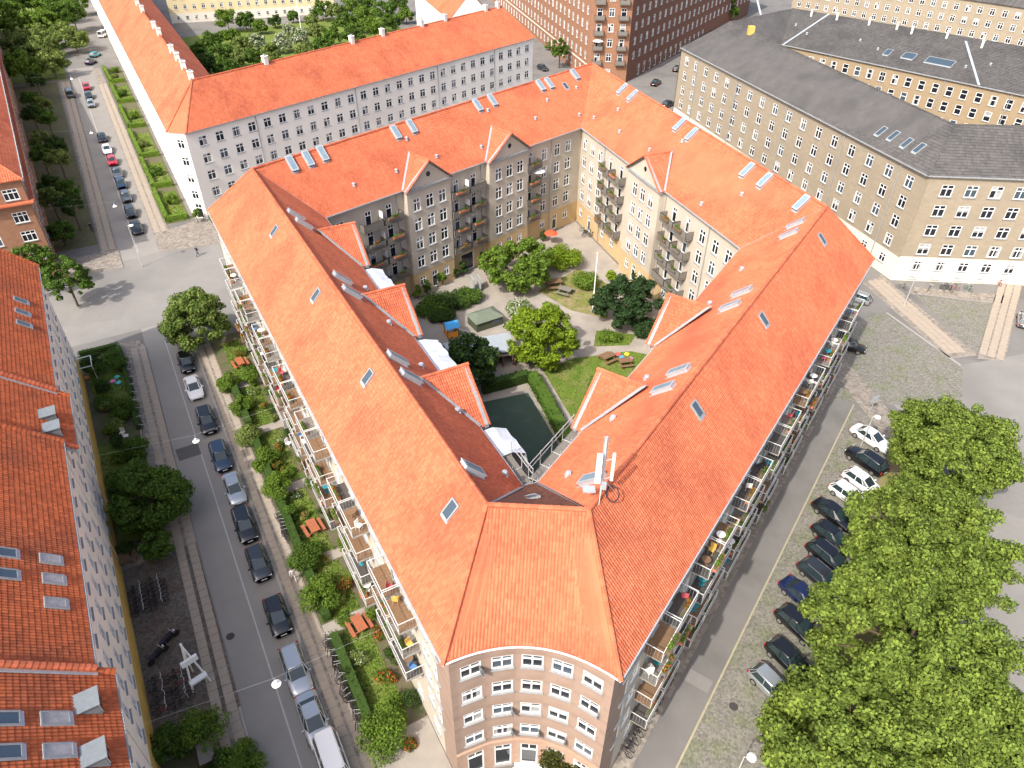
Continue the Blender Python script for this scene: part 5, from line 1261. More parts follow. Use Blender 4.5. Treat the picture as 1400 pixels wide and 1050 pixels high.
PAINT = {'black': carpaint('black', (.010, .011, .013)), 'anthracite': carpaint('anthracite', (.03, .034, .04)), 'navy': carpaint('navy', (.012, .02, .075)), 'blue': carpaint('blue', (.02, .045, .085)), 'teal': carpaint('teal', (.015, .045, .05)),
         'silver': carpaint('silver', (.42, .45, .47), .6), 'white': carpaint('white', (.72, .73, .73), 0), 'grey': carpaint('grey', (.13, .14, .15), .5), 'red': carpaint('red', (.45, .02, .04), .1), 'turquoise': carpaint('turquoise', (.04, .30, .36), .2)}
def car(kind, paint, p, ang, label, group, full=True, rails=False):
    D = car_meshes(kind); L, W, H, BZ, *_r = KINDS[kind]; hz = KINDS[kind][8]
    t = thing('parked_car' if 'driving' not in label else 'driving_car', label, 'van' if kind == 'van' else 'car', (p[0], p[1], .012), ang, group)
    def prt(nm, key, loc=(0, 0, 0), paintit=False, par=None):
        o = bpy.data.objects.new(nm, D[key]); col.objects.link(o); o.parent = par or t; o.location = loc
        if paintit: o.material_slots[0].link = 'OBJECT'; o.material_slots[0].material = PAINT[paint]
        return o
    prt('body', 'body', paintit=True); prt('windows', 'windows'); prt('roof', 'roof', paintit=True)
    for sx in (1, -1):
        for sy in (1, -1):
            o = prt('wheel', 'wheel', (sx * L * .30, sy * (W / 2 - .09), .32))
            if full: prt('rim', 'rim', par=o)
    for sy in (1, -1):
        prt('headlight', 'headlight', (L / 2 - .2, sy * W * .33, hz - .27)); prt('tail_light', 'tail_light', (-L / 2 + .06, sy * W * .40, BZ - .22))
        if full: prt('mirror', 'mirror', (KINDS[kind][7] - .35, sy * (W / 2 + .06), BZ + .05), paintit=True)
        if rails: prt('roof_rail', 'rail', (-.6, sy * W * .34, H + .03))
    if full: prt('number_plate', 'plate', (-L / 2 - .0, 0, .62)); prt('number_plate', 'plate', (L / 2 + .005, 0, .5))
    return t
gl = 'cars parked along the left street'
for px, py, kd, pt, lab, rl_ in (
    (254, 494, 'hatch', 'black', 'black hatchback parked nearest the crossing, left street', 0), (264.5, 528, 'sedan', 'white', 'white saloon second from the crossing, left street', 0),
    (282, 573, 'wagon', 'black', 'black estate car with roof rails, third from the crossing', 1), (301, 622, 'wagon', 'blue', 'dark blue estate car with roof rails, fourth from the crossing', 1),
    (320, 666, 'sedan', 'silver', 'silver car between dark blue estate and black car', 0), (334, 715, 'wagon', 'black', 'black estate car below the silver car, left street', 1),
    (353, 768, 'hatch', 'anthracite', 'charcoal hatchback below the black estate, left street', 0), (379, 840, 'hatch', 'black', 'black hatchback with clear gaps before and behind, left street', 0),
    (404, 914, 'wagon', 'silver', 'pale silver estate car beside the hanging lamp', 0), (428, 982, 'sedan', 'silver', 'silver saloon just above the white van', 0), (457, 1047, 'van', 'white', 'white van cut off by the bottom edge, left street', 0)):
    p = G2(px, py, .75); car(kd, pt, p, angL + math.pi, lab, gl, True, rl_)
gu = 'cars parked along the upper street'
for px, py, kd, pt, lab in ((186, 310, 'sedan', 'black', 'black car parked nearest the crossing, upper street'), (178, 289, 'hatch', 'anthracite', 'charcoal car with red tail lights, second in the upper street'), (172, 268, 'hatch', 'grey', 'grey car third from the crossing, upper street'),
    (165, 250, 'hatch', 'blue', 'dark blue car fourth from the crossing, upper street'), (160, 235, 'sedan', 'grey', 'grey car between blue and red cars, upper street'), (153, 219, 'hatch', 'red', 'red car in the upper street row'), (146, 203, 'sedan', 'white', 'white car just beyond the red car, upper street'), (139, 187, 'sedan', 'black', 'black car last before the gap, upper street'),
    (124, 141, 'hatch', 'silver', 'silver car at the near end of the far row, upper street'), (121, 130, 'hatch', 'anthracite', 'charcoal car second in the far row, upper street'), (118, 118, 'hatch', 'red', 'dull red car at the far end of the far row')):
    car(kd, pt, G2(px, py, .75), angL + math.pi, lab, gu, False)
car('van', 'grey', G2(95, 127, .9), angL + .05, 'grey van driving up the upper street', 'moving cars', False)
car('hatch', 'turquoise', G2(130, 74, .7), angL - .55, 'turquoise car parked around the bend at the top left', gu, False); car('hatch', 'navy', G2(124, 84, .7), angL - .55, 'dark car just below the turquoise one at the bend', gu, False); car('van', 'white', G2(141, 46, .9), angL - .5, 'white van at the bend at the top left', gu, False)
gr_ = 'cars parked on the cobbles right of the block'
AR = R(-57)
for px, py, kd, pt, lab, flip, rl_ in ((1192, 597, 'sedan', 'white', 'white saloon at the top of the cobbled car park', 0, 0), (1185, 628, 'suv', 'black', 'black off-roader between the white cars', 1, 1), (1180, 658, 'hatch', 'white', 'white hatchback with dark roof window below the off-roader', 0, 0),
    (1162, 676, 'hatch', 'white', 'white compact car tucked below the white hatchback', 0, 0), (1142, 702, 'sedan', 'black', 'black saloon below the white cars', 0, 0), (1139, 733, 'hatch', 'black', 'black hatchback with red tail light, second dark car of the row', 0, 0),
    (1136, 762, 'wagon', 'black', 'black estate with bright roof rail, third dark car of the row', 0, 1), (1125, 789, 'wagon', 'anthracite', 'charcoal estate just above the blue car', 0, 1), (1100, 815, 'sedan', 'navy', 'deep blue saloon in the car park row', 0, 0),
    (1092, 853, 'hatch', 'black', 'black hatchback below the blue saloon', 0, 0), (1080, 900, 'hatch', 'black', 'black compact car above the silver one', 0, 0), (1058, 938, 'hatch', 'silver', 'silver compact car, lowest in the car park row', 0, 0)):
    car(kd, pt, G2(px, py, .75), AR + (math.pi if flip else 0), lab, gr_, True, rl_)
car('sedan', 'black', G2(1160, 470, .75), R(-28), 'black car parked in the shadow at the right roof corner', 'single parked cars'); car('hatch', 'silver', G2(1172, 404, .8), R(140), 'pale car half hidden behind the right roof corner', 'single parked cars')
car('sedan', 'white', G2(1357, 1020, .75), angR + .02, 'white car beside the maples at the bottom right', 'single parked cars'); car('hatch', 'silver', G2(1402, 436, .75), R(60), 'pale car cut off by the right edge', 'single parked cars')
car('sedan', 'black', G2(897, 112, .75), R(62), 'black car driving in the side street beyond the block', 'moving cars'); car('hatch', 'black', G2(926, 93, .75), R(62), 'dark car in the side street half hidden by the slate block', 'moving cars'); car('hatch', 'anthracite', G2(742, 92, .75), R(-60), 'dark car in the back street beside the white block', 'single parked cars'); car('hatch', 'anthracite', G2(914, 141, .75), R(50), 'dark car just behind the orange ridge', 'single parked cars')

# ------------------------------------------------------------------ street furniture
def picnic(px, py, label, mat, rz, z0=.07, sc_=1.0):
    p = G2(px, py, .6); t = thing('picnic_table', label, 'table', (p.x, p.y, z0), rz, 'picnic tables'); t.scale = (sc_, sc_, sc_)
    for k in range(4): part(t, 'plank', mat, lambda b, k=k: b.box((0, -.33 + k * .22, .73), (1.75, .205, .045)))
    for s_ in (-1, 1):
        for k in range(2): part(t, 'bench_plank', mat, lambda b, s_=s_, k=k: b.box((0, s_ * (.72 + k * .17), .44), (1.75, .155, .045)))
        part(t, 'leg', mat, lambda b, s_=s_: (b.tube((s_ * .6, -.2, .7), (s_ * .6, -.7, 0), .05, None, 4), b.tube((s_ * .6, .2, .7), (s_ * .6, .7, 0), .05, None, 4), b.box((s_ * .6, 0, .40), (.07, 1.75, .08))))
picnic(328, 495, 'red wooden picnic table in the garden nearest the crossing', redwood, angL + .1)
picnic(428, 720, 'red wooden picnic table in the middle of the left wing gardens', redwood, angL + .1)
picnic(491, 853, 'red wooden picnic table nearest the front corner', redwood, angL + .1)
picnic(757, 388, 'dark red picnic table on the worn lawn under the courtyard tree', wood, .3, .03, 1.4)
picnic(772, 397, 'grey picnic table beside the dark red one in the courtyard', greywood, -.5, .03, 1.2)
picnic(831, 488, 'brown bench table on the sunny lawn near the dormers', wood, .6, .03, 1.1)
picnic(855, 494, 'brown bench table at the toys by the orange dormer', wood, .2, .03, 1.0)
picnic(170, 762, 'wooden bench table under the shaded shrubs beside the white facade', wood, angL, .07)
picnic(498, 268 + 540, 'small red garden table by the flower bed', redwood, angL, .07, .5)
# white easel
pe = G2(277, 940); ez = thing('giant_easel', 'tall white wooden easel standing in the cobbled bay', 'easel', (pe.x, pe.y, .125), angL - math.pi / 2 + .25)
part(ez, 'leg', lamp_w, lambda b: b.tube((-.72, 0, 0), (-.02, .25, 5.3), .08, None, 5)); part(ez, 'leg', lamp_w, lambda b: b.tube((.72, 0, 0), (.02, .25, 5.3), .08, None, 5)); part(ez, 'rear_leg', lamp_w, lambda b: b.tube((0, 1.7, 0), (0, .3, 5.2), .07, None, 5))
part(ez, 'ledge', lamp_w, lambda b: b.box((0, -.05, 1.25), (1.35, .45, .22))); part(ez, 'crossbar', lamp_w, lambda b: b.box((0, .1, 3.6), (1.25, .22, .55))); part(ez, 'post', lamp_w, lambda b: b.box((0, .28, 5.1), (.16, .14, 1.2)))
# hanging lamps over the streets
def lamp(label, p, z, a=None, b=None):
    t = thing('street_lamp', label, 'street lamp', (p.x, p.y, z), 0, 'lamps hung over the streets')
    part(t, 'lamp_shade', lamp_w, lambda m_: m_.lathe([(0, .32), (.1, .3), (.12, .15), (.33, .02), (.33, -.03), (.22, -.05), (0, -.05)], 14)); part(t, 'hanger', steel, lambda m_: m_.tube((0, 0, .3), (0, 0, .75), .02, None, 5))
    if a is not None:
        for e in (a, b):
            v = V3z(e - p, 1.6); part(t, 'cable', steel, lambda m_, v=v: m_.tube((0, 0, .75), v, .006, None, 4))
for px, py, lab in ((268, 603, 'round white lamp hanging above the left street near the black estate'), (378, 935, 'round white lamp hanging above the left street beside the silver estate'), (157, 282, 'white lamp hanging above the lower upper street'), (125, 182, 'white lamp hanging above the middle of the upper street'), (98, 108, 'white lamp above the far end of the upper street')):
    p = G2(px, py, 7); s_ = (p - E0).dot(dL); lamp(lab, p, 7, S(s_ + .5, en(s_) - .4) if s_ < 75 else S(s_, bn(s_)), S(s_ - .5, .4) if s_ < 75 else S(max(108, s_), .6))
def post_lamp(label, px, py, h):
    p = G2(px, py, 0); t = thing('street_lamp', label, 'street lamp', (p.x, p.y, 0)); part(t, 'pole', steel, lambda b: (b.tube((0, 0, 0), (0, 0, h), .07, .045, 7), b.tube((0, 0, h), (.5, 0, h + .1), .03, None, 5))); part(t, 'lamp_shade', lamp_w, lambda b: b.lathe([(0, h + .2), (.3, h + .05), (.34, h - .05), (0, h - .1)], 10, c=(.5, 0, 0)))
post_lamp('white-headed lamp post on the crossing', 195, 365, 7); post_lamp('white-headed lamp post beside the cobbled car park', 1176, 612, 4.5); post_lamp('lamp post at the lower right car park edge', 1000, 1075, 4.5); post_lamp('lamp post on the small square before the slate block', 1236, 418, 5)
# road sign
p = G2(1188, 566); t = thing('road_sign', 'pale blue road sign on a post at the pavement by the car park', 'sign', (p.x, p.y, 0), .3); part(t, 'post', steel, lambda b: b.tube((0, 0, 0), (0, 0, 2.6), .04)); part(t, 'sign_plate', zinc, lambda b: b.box((0, -.05, 2.3), (.9, .03, .9)))
# flag pole
p = G2(810, 426); t = thing('flagpole', 'white flagpole on the worn courtyard lawn', 'flagpole', (p.x, p.y, 0)); part(t, 'pole', lamp_w, lambda b: b.tube((0, 0, 0), (0, 0, 9.1), .10, .05, 8)); part(t, 'finial', lamp_w, lambda b: b.lathe([(0, 9.08), (.1, 9.15), (.1, 9.25), (0, 9.3)], 8)); part(t, 'base', lead, lambda b: b.box((0, 0, .12), (.5, .5, .24)))
p = G2(414, 54); t = thing('flagpole', 'white flagpole in the white block courtyard', 'flagpole', (p.x, p.y, 0)); part(t, 'pole', lamp_w, lambda b: b.tube((0, 0, 0), (0, 0, 14), .16, .08, 8))
# courtyard shed, hut, playhouse
c0, c1, c2, c3 = [G2(*q, 2.4) for q in ((605, 470), (697, 455), (703, 480), (618, 488))]
t = thing('bicycle_shed', 'long open shed with flat blue-grey roof in the courtyard', 'shed', (*c0, 0))
mb = MB(); mb.prism([c0, c1, c2, c3], 2.35, 2.5); mb.build('roof', zinc, t)
for i, (u, v) in enumerate(((.02, .95), (.33, .95), (.66, .95), (.98, .95), (.02, .05), (.5, .05), (.98, .05))):
    q = c0.lerp(c1, u).lerp(c3.lerp(c2, u), v); mb = MB(); mb.tube(V3z(q, 0), V3z(q, 2.36), .06, None, 6); mb.build('post', greywood, t)
for i in range(8):
    q0, q1 = c0.lerp(c1, i / 8), c0.lerp(c1, (i + 1) / 8); mb = MB(); d_ = (q1 - q0).normalized(); n_ = Vector((-d_.y, d_.x)); mb.prism([q0 - n_ * .05 - n_ * .2, q1 - n_ * .25, q1 - n_ * .2, q0 - n_ * .2], .1, 2.2); mb.build('panel', greywood, t)
q0, q1 = G2(655, 507), G2(735, 497); t = thing('garden_fence', 'low grey timber store with dark openings behind the sports field', 'shed', (*q0, 0)); d_ = (q1 - q0).normalized(); n_ = Vector((-d_.y, d_.x)); L_ = (q1 - q0).length
mb = MB(); mb.prism([q0, q1, q1 + n_ * 2.0, q0 + n_ * 2.0], 1.75, 1.9); mb.build('roof', greywood, t)
for i in range(6): q = q0 + d_ * (L_ * i / 5); mb = MB(); mb.prism([q + n_ * .1, q + d_ * .12 + n_ * .1, q + d_ * .12 + n_ * 1.9, q + n_ * 1.9], 0, 1.76); mb.build('partition', wood, t)
mb = MB(); mb.prism([q0 + n_ * 1.85, q1 + n_ * 1.85, q1 + n_ * 1.92, q0 + n_ * 1.92], 0, 1.76); mb.build('back_wall', greywood, t)
p = G2(663, 436, .8); t = thing('garden_hut', 'grey-green hut with low hipped roof on the courtyard play area', 'hut', (p.x, p.y, 0), .55)
part(t, 'wall', mk('green_boards', (.075, .085, .055), (.06, .07, .045), .8, 3), lambda b: b.box((0, 0, .7), (4.0, 2.7, 1.4)))
def hip(b):
    o_ = [(-2.2, -1.55, 1.4), (2.2, -1.55, 1.4), (2.2, 1.55, 1.4), (-2.2, 1.55, 1.4)]; i_ = [(-1.2, -.5, 1.95), (1.2, -.5, 1.95), (1.2, .5, 1.95), (-1.2, .5, 1.95)]
    for k in range(4): j = (k + 1) % 4; b.quad(o_[k], o_[j], i_[j], i_[k])
    b.ngon(i_)
part(t, 'roof', mk('green_felt', (.16, .19, .14), (.13, .155, .115), .8, 2), hip); part(t, 'window', glassb, lambda b: b.box((1.0, -1.36, .85), (1.1, .04, .6)))
p = G2(617, 452, .8); t = thing('playhouse', 'orange play tower with blue roof on the courtyard play area', 'playhouse', (p.x, p.y, 0), .4)
ply_o, ply_b = mk('orange_board', (.75, .28, .03), None, .5), mk('blue_board', (.05, .30, .62), None, .5)
part(t, 'wall', ply_o, lambda b: (b.box((0, -.7, .55), (1.5, .06, .9)), b.box((-.72, 0, .55), (.06, 1.4, .9)), b.box((.72, 0, .55), (.06, 1.4, .9))))
part(t, 'roof', ply_b, lambda b: (b.quad((-.95, -.95, 1.7), (.95, -.95, 1.7), (.95, 0, 2.3), (-.95, 0, 2.3)), b.quad((.95, .95, 1.7), (-.95, .95, 1.7), (-.95, 0, 2.3), (.95, 0, 2.3))))
for sx in (-1, 1):
    for sy in (-1, 1): part(t, 'post', wood, lambda b, sx=sx, sy=sy: b.tube((sx * .74, sy * .74, 0), (sx * .74, sy * .74, 1.8), .05, None, 6))
part(t, 'slide', steel, lambda b: b.quad((.8, -.3, 1.0), (.8, .3, 1.0), (2.3, .3, .1), (2.3, -.3, .1)))
p = G2(651, 396); t = thing('notice_board', 'pair of grey upright panels beside the courtyard gateway', 'notice board', (p.x, p.y, 0), .3)
for x in (-.5, .5): part(t, 'panel', zinc, lambda b, x=x: b.box((x, 0, 1.1), (.16, 1.6, 2.0)))
part(t, 'post', lead, lambda b: (b.tube((-.5, 0, 0), (-.5, 0, 1), .05), b.tube((.5, 0, 0), (.5, 0, 1), .05)))
rt_ = random.Random(9)
for i, (px, py, c) in enumerate(((845, 484, (.7, .1, .1)), (850, 488, (.1, .3, .6)), (857, 484, (.7, .5, .05)), (862, 490, (.6, .2, .4)), (853, 492, (.75, .75, .7)), (160, 515, (.1, .6, .55)), (162, 523, (.1, .6, .55)), (154, 521, (.75, .25, .5)), (118, 516, (.6, .25, .1)), (173, 598, (.7, .62, .58)), (168, 594, (.7, .66, .6)), (395, 608, (.8, .8, .85)))):
    p = G2(px, py, .2); mt = mk('toy_%d' % i, c, None, .5); t = thing('garden_toy' if i not in (9, 10, 11) else 'garden_chair', '%s plastic %s on the %s' % (('red', 'blue', 'yellow', 'pink', 'white', 'teal', 'second teal', 'pink', 'orange', 'pale', 'small pale', 'white')[i], 'play ring' if i not in (9, 10, 11) else 'garden chair', ('sunny lawn by the dormers', 'sunny lawn by the dormers', 'sunny lawn by the dormers', 'sunny lawn by the dormers', 'sunny lawn by the dormers', 'shaded corner garden', 'shaded corner garden', 'shaded corner garden', 'shaded corner garden by the wall', 'shaded lawn', 'shaded lawn', 'garden below the balconies')[i]), 'toy' if i not in (9, 10, 11) else 'chair', (p.x, p.y, .05), rt_.random() * 3)
    if i not in (9, 10, 11): t.scale = (.6, .6, .6)
    if i not in (9, 10, 11):
        part(t, 'ring', mt, lambda b: [b.tube((.45 * math.cos(k * .524), .45 * math.sin(k * .524), .2), (.45 * math.cos(k * .524 + .53), .45 * math.sin(k * .524 + .53), .2), .16, None, 6, caps=False) for k in range(12)]); part(t, 'seat', mt, lambda b: b.lathe([(0, .3), (.32, .28), (.34, .05), (0, .05)], 10))
    else:
        part(t, 'seat', mt, lambda b: b.box((0, 0, .42), (.5, .5, .05))); part(t, 'backrest', mt, lambda b: b.box((0, .25, .7), (.5, .05, .5)))
        for sx in (-1, 1):
            for sy in (-1, 1): part(t, 'leg', mt, lambda b, sx=sx, sy=sy: b.tube((sx * .2, sy * .2, 0), (sx * .23, sy * .23, .42), .025, None, 4))
p = G2(118, 512, .3); t = thing('pergola', 'white timber frame standing in the shaded corner garden', 'pergola', (p.x, p.y, .06), angL)
part(t, 'frame', white_p, lambda b: [b.box(c, d) for c, d in (((-1.2, 0, 2), (.08, 2.2, .08)), ((1.2, 0, 2), (.08, 2.2, .08)), ((0, -1.1, 2), (2.4, .08, .08)), ((0, 1.1, 2), (2.4, .08, .08)))])
for sx in (-1, 1):
    for sy in (-1, 1): part(t, 'post', white_p, lambda b, sx=sx, sy=sy: b.tube((sx * 1.2, sy * 1.1, 0), (sx * 1.2, sy * 1.1, 2), .045, None, 5))
p = G2(268 + 15, 1032, .8); t = thing('garden_bin_store', 'small pale timber bin store among the shrubs at the bottom left', 'shed', (p.x, p.y, .06), angL); part(t, 'box', wood, lambda b: b.box((0, 0, .6), (1.6, .9, 1.2))); part(t, 'lid', greywood, lambda b: b.box((0, 0, 1.24), (1.75, 1.05, .07)))
for i, (px, py) in enumerate(((625, 343), (588, 352))): pass
p = G2(753, 327, .9); t = thing('parasol', 'red and white parasol at the back corner terrace of the courtyard', 'parasol', (p.x, p.y, 0)); part(t, 'pole', steel, lambda b: b.tube((0, 0, 0), (0, 0, 2.3), .03)); part(t, 'canopy', mk('red_cloth', (.6, .09, .04), None, .8), lambda b: b.lathe([(0, 2.5), (.7, 2.25), (1.15, 1.95)], 8))
p = G2(735, 246, 10.5); t = thing('parasol', 'white parasol on a balcony of the shaded courtyard wall', 'parasol', (p.x, p.y, ZB[2]), 0); part(t, 'pole', steel, lambda b: b.tube((0, 0, 0), (0, 0, 2.2), .03)); part(t, 'canopy', white_p, lambda b: b.lathe([(0, 2.45), (.7, 2.3), (1.2, 2.05)], 10))
p = G2(812, 46, 10); t = thing('parasol', 'white parasol on a corner balcony of the tall brick house', 'parasol', (*(bb2 + (bc - bb2) * .2 + co * .6), 8.3), 0); part(t, 'pole', steel, lambda b: b.tube((0, 0, 0), (0, 0, 2.2), .03)); part(t, 'canopy', white_p, lambda b: b.lathe([(0, 2.45), (.8, 2.3), (1.4, 2.05)], 10))

# ------------------------------------------------------------------ bicycles
def bike_meshes():
    D = {}; mb = MB()
    for k in range(14):
        a, b = k * .4488, (k + 1) * .4488; mb.tube((.33 * math.cos(a), 0, .33 * math.sin(a)), (.33 * math.cos(b), 0, .33 * math.sin(b)), .022, None, 4, caps=False)
    for k in range(4): a = k * .785; mb.tube((.32 * math.cos(a), 0, .32 * math.sin(a)), (-.32 * math.cos(a), 0, -.32 * math.sin(a)), .005, None, 3, caps=False)
    D['wheel'] = mb.mesh('wheel', rubber); mb = MB(); bbk, st, hd, rw, fw = (-.08, 0, .3), (-.22, 0, .8), (.36, 0, .85), (-.52, 0, .34), (.52, 0, .34)
    for a, b in ((bbk, st), (st, hd), (bbk, hd), (bbk, rw), (st, rw), (hd, fw)): mb.tube(a, b, .022, None, 5)
    D['frame'] = mb.mesh('frame', black_m); mb = MB(); mb.tube((.36, 0, .85), (.34, 0, 1.02), .018); mb.tube((.30, -.3, 1.05), (.34, 0, 1.02), .018); mb.tube((.34, 0, 1.02), (.30, .3, 1.05), .018); D['handlebar'] = mb.mesh('handlebar', steel)
    mb = MB(); mb.tube((-.22, 0, .8), (-.24, 0, .94), .018); mb.box((-.26, 0, .96), (.27, .16, .06)); D['saddle'] = mb.mesh('saddle', black_m); return D
BK = bike_meshes(); BPM = [mk('bike_%d' % i, c, None, .4) for i, c in enumerate(((.02, .02, .022), (.03, .03, .035), (.10, .10, .11), (.02, .05, .12), (.03, .16, .10), (.3, .03, .03), (.45, .46, .45)))]
def bike(p, ang, label, group, colr=0, z=.13, lean=.12):
    t = thing('bicycle', label, 'bicycle', (p.x, p.y, z), ang, group); t.rotation_euler = (lean, 0, ang)
    for nm, key, loc in (('wheel', 'wheel', (-.52, 0, .34)), ('wheel', 'wheel', (.52, 0, .34)), ('frame', 'frame', (0, 0, 0)), ('handlebar', 'handlebar', (0, 0, 0)), ('saddle', 'saddle', (0, 0, 0))):
        o = link(nm, BK[key], t, world=False); o.location = loc
        if nm == 'frame': o.material_slots[0].link = 'OBJECT'; o.material_slots[0].material = BPM[colr]
rk = random.Random(21)
for i in range(14): bike(S(28.8 - (i % 7) * .48 + rk.uniform(-.1, .1), -17.6 + (i // 7) * 1.5), angL - math.pi / 2 + rk.uniform(-.25, .25), 'dark bicycle in the upper rack of the cobbled bay, %s side, %s from the top' % (('wall', 'street')[i // 7], ORD[i % 7]), 'bicycles in the upper rack of the cobbled bay', rk.choice((0, 0, 1, 1, 2)))
for i in range(12): bike(S(18.6 - (i % 6) * .55 + rk.uniform(-.1, .1), -17.2 + (i // 6) * 1.5), angL - math.pi / 2 + rk.uniform(-.3, .3), 'bicycle in the lower rack of the cobbled bay, %s side, %s from the top' % (('wall', 'street')[i // 6], ORD[i % 6]), 'bicycles in the lower rack of the cobbled bay', rk.choice((0, 1, 4, 5, 2, 0)))
bike(S(34.2, -15.6), angL - 1.3, 'pale bicycle leaning at the shrubs above the cobbled bay', None, 6, .14); bike(S(33.9, -16.5), angL - 1.3, 'grey bicycle beside the pale one above the cobbled bay', None, 2, .14)
for i in range(16): bike(S(7 + i * .58 + rk.uniform(-.2, .2), -4.62), angL + rk.uniform(-.5, .5), 'dark bicycle leaning on the hedge of the right pavement, %s from the front' % ORD[i], 'bicycles along the hedge near the front', rk.choice((0, 1, 2, 0)), .145, .25)
for i in range(6): bike(S(28.2 + i * .5, -4.6), angL + rk.uniform(-.3, .3), 'dark bicycle at the hedge beside the middle red table, %s from the front' % ORD[i], 'bicycles at the hedge beside the middle table', rk.choice((0, 1, 2)), .145, .25)
for i in range(9): bike(S(51 + i * 1.7, -14.55), angL + rk.uniform(-.3, .3), 'bicycle leaning on the dark hedge of the left pavement, %s from the broad tree' % ORD[i], 'bicycles along the left pavement hedge', rk.choice((0, 1, 3, 6)), .145, .2)
for i in range(5): bike(S(5 + i * 1.1, -14.5), angL + rk.uniform(-.3, .3), 'dark bicycle at the hedge below the cobbled bay, %s from the bottom' % ORD[i], 'bicycles at the hedge below the cobbled bay', rk.choice((0, 1, 3)), .145, .2)
for i in range(14): bike(Q(4 + i * .62, -.25), angR + R(80) + rk.uniform(-.2, .2), 'dark bicycle at the foot of the right wing, %s from the front corner' % ORD[i], 'bicycles at the foot of the right wing', rk.choice((0, 1, 2)), .13)
for i, (px, py, c) in enumerate(((1232, 396, 0), (1268, 398, 1), (1287, 397, 2), (1296, 398, 0), (1302, 397, 5), (1290, 394, 0), (1322, 398, 4), (1363, 390, 5))):
    bike(G2(px, py), rk.uniform(0, 3), '%s parked on the pavement before the cream plinth, %s from the left' % (('dark bicycle', 'dark bicycle', 'grey bicycle', 'dark bicycle', 'red bicycle', 'dark bicycle', 'green bicycle', 'red bicycle')[i], ORD[i]), None, c, .03)
for i in range(8): bike(G2(796 + i * 3, 318 + (i % 3) * 3), rk.uniform(0, 3), 'bicycle at the back corner terrace of the courtyard, %s from the left' % ORD[i], 'bicycles at the courtyard corner', rk.choice((0, 1, 2, 3)), .02)
# motorcycles under covers
for i, (s_, n_, lab) in enumerate(((20.9, -16.9, 'black motorcycle parked left of the white easel'), (22.0, -15.9, 'dark motorcycle parked nearest the white easel'))):
    t = thing('motorcycle', lab, 'motorcycle', (*S(s_, n_), .13), angL - 1.0)
    part(t, 'wheel', rubber, lambda b: b.tube((-.7, -.07, .31), (-.7, .07, .31), .31, None, 14)); part(t, 'wheel', rubber, lambda b: b.tube((.7, -.06, .31), (.7, .06, .31), .31, None, 14))
    part(t, 'body', black_m, lambda b: (b.box((.15, 0, .78), (.55, .34, .28)), b.box((0, 0, .5), (.6, .3, .35)), b.tube((.7, 0, .31), (.45, 0, 1.0), .05), b.tube((-.7, 0, .31), (0, 0, .5), .05))); part(t, 'seat', mk('covered_navy', (.03, .03, .05), None, .7), lambda b: b.box((-.4, 0, .8), (.75, .3, .14))); part(t, 'handlebar', steel, lambda b: b.tube((.42, -.38, 1.05), (.42, .38, 1.05), .02))
    part(t, 'headlight', head_m, lambda b: b.box((.62, 0, .86), (.1, .16, .16)))

# ------------------------------------------------------------------ people
skin, hair = mk('skin', (.50, .30, .21), None, .6), mk('dark_hair', (.03, .02, .015), None, .8)
def person(p, ang, top, legs, label, walk_=.25, z=.01):
    t = thing('person', label, 'person', (p.x, p.y, z), ang)
    J = [((0, 0, .95), .15, .11), ((0, 0, 1.2), .15, .11), ((0, 0, 1.42), .18, .10), ((0, 0, 1.52), .06, .06), ((.01, 0, 1.62), .085, .075), ((.01, 0, 1.72), .075, .07)]
    Ed = [(0, 1), (1, 2), (2, 3), (3, 4), (4, 5)]
    for sy in (1, -1):
        n = len(J); f = walk_ * sy
        J += [((0, sy * .10, .9), .10, .09), ((f * .5, sy * .11, .5), .07, .07), ((f - .08 * (f < 0), sy * .11, .08), .05, .05), ((f + .12, sy * .12, .04), .045, .04)]; Ed += [(0, n), (n, n + 1), (n + 1, n + 2), (n + 2, n + 3)]
        m2 = len(J); J += [((0, sy * .2, 1.42), .06, .06), ((-f * .4, sy * .25, 1.12), .05, .05), ((-f * .8 + .08, sy * .24, .9), .04, .04), ((-f * .8 + .12, sy * .235, .82), .035, .025)]; Ed += [(2, m2), (m2, m2 + 1), (m2 + 1, m2 + 2), (m2 + 2, m2 + 3)]
    me = bpy.data.meshes.new('body'); me.from_pydata([j[0] for j in J], Ed, []); o = link('body', me, t, world=False)
    md = o.modifiers.new('skin', 'SKIN'); o.modifiers.new('sub', 'SUBSURF').levels = 1
    for i, j in enumerate(J): me.skin_vertices[0].data[i].radius = (j[1], j[2])
    me.skin_vertices[0].data[0].use_root = True
    dg = bpy.context.evaluated_depsgraph_get(); me2 = bpy.data.meshes.new_from_object(o.evaluated_get(dg)); o.modifiers.clear(); o.data = me2
    me2.materials.clear(); [me2.materials.append(m_) for m_ in (top, legs, skin, hair)]
    me2.polygons.foreach_set('material_index', [1 if q.center.z < .95 and abs(q.center.y) < .17 else (3 if q.center.z > 1.68 else (2 if q.center.z > 1.5 or (abs(q.center.y) > .2 and q.center.z < 1.1) else 0)) for q in me2.polygons])
    me2.polygons.foreach_set('use_smooth', [True] * len(me2.polygons))
dcl, lcl, pcl = mk('dark_cloth', (.03, .03, .04), None, .9), mk('light_cloth', (.55, .52, .5), None, .9), mk('denim', (.06, .08, .14), None, .9)
person(G2(127, 318), angL, dcl, dcl, 'person in dark clothes walking on the left pavement of the upper street', .28, .12)
person(G2(271, 350), 1.0, dcl, pcl, 'person in dark top crossing the pale street at the crossing', .3)
person(G2(403, 795), angL, lcl, lcl, 'person in light clothes walking on the right pavement beside the charcoal car', .28, .12)

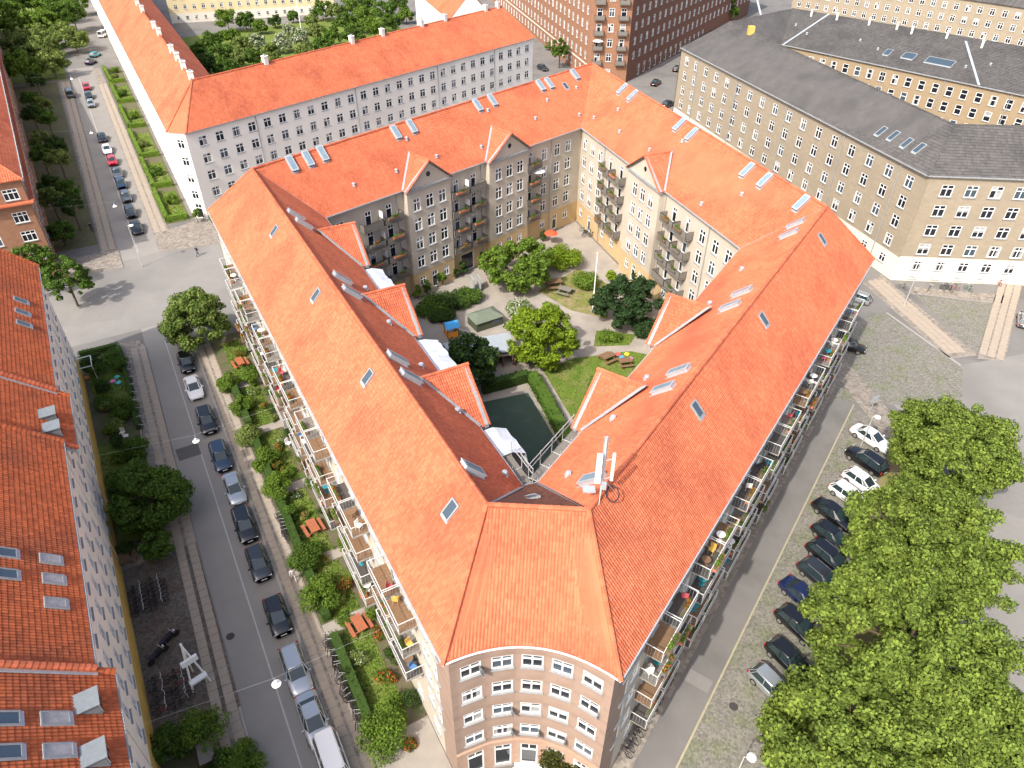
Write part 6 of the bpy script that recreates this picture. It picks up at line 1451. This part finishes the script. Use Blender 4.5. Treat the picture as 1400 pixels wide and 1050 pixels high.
# ------------------------------------------------------------------ things on the balconies
def pot_mesh(seed, flower=False):
    lobes = [((random.uniform(-.7, .7), random.uniform(-.08, .08), .42), (.24, .18, .2)) for _ in range(7)]
    return crown_mesh('foliage', lobes, 160, .13, seed, lf_shrub if seed % 2 else lf_mid, mats2=lf_flower if flower else None, frac=.4 if flower else 0)
PM = [pot_mesh(i, i in (1, 4)) for i in range(6)]
mb = MB(); mb.box((0, 0, .14), (1.7, .3, .28)); mb.box((0, 0, .285), (1.64, .24, .01), 1); PBX = [mb.mesh('planter', [m_, earth]) for m_ in (wood, greywood, mk('terracotta', (.45, .16, .08), None, .8))]
mb = MB(); mb.lathe([(0, .72), (.34, .72), (.34, .69), (.03, .69), (.03, .03), (.22, 0), (0, 0)], 12); TBL = [mb.mesh('table_top', m_) for m_ in (wood, white_p, mk('teal_paint', (.03, .22, .26), None, .5))]
def chair_parts(t, m_):
    part(t, 'seat', m_, lambda b: b.box((0, 0, .43), (.42, .42, .04))); part(t, 'backrest', m_, lambda b: b.box((0, .2, .68), (.42, .04, .45))); part(t, 'leg_frame', m_, lambda b: [b.tube((x, y, 0), (x, y, .43), .018, None, 4) for x in (-.18, .18) for y in (-.18, .18)])
rq = random.Random(77); cushion = [mk('cushion_%d' % i, c, None, .9) for i, c in enumerate(((.6, .58, .52), (.45, .08, .1), (.08, .2, .4), (.55, .35, .08)))]
for M, wd, dp, (side, od_, fl, which) in SPOTS:
    where = '%s balcony, %s floor, %s %s of the %s' % ({'near': 'nearer', 'far': 'farther', 'stack': 'only'}[which], FLN[fl], od_, 'pair' if which != 'stack' else 'stack', side)
    rz = math.atan2(M[1][0], M[0][0])
    if rq.random() < (.85 if 'court' in side else .72):
        k = rq.randrange(6); hung = 'court' in side or rq.random() < .3; p = M @ Vector((rq.uniform(-.3, .3), dp + .17 if hung else dp - .28, .62 if hung else .04)); fl_ = k in (1, 4)
        t = thing('planter', ('flowering' if fl_ else 'green') + ' planter on the ' + where, 'planter', p, rz, 'planters on the balconies'); link('box', rq.choice(PBX), t, world=False); link('foliage', PM[k], t, world=False)
    if rq.random() < .42 and 'court' not in side:
        p = M @ Vector((rq.uniform(-.6, .6), dp * .5, .04)); t = thing('balcony_table', 'small round table on the ' + where, 'table', p, rz, 'tables on the balconies'); link('table_top', rq.choice(TBL), t, world=False)
    if rq.random() < .4 and 'court' not in side:
        p = M @ Vector((rq.choice((-.9, .9)), dp * .45, .04)); t = thing('balcony_chair', 'chair on the ' + where, 'chair', p, rz + rq.uniform(-1.5, 1.5), 'chairs on the balconies'); chair_parts(t, rq.choice([wood, white_p, black_m] + cushion))
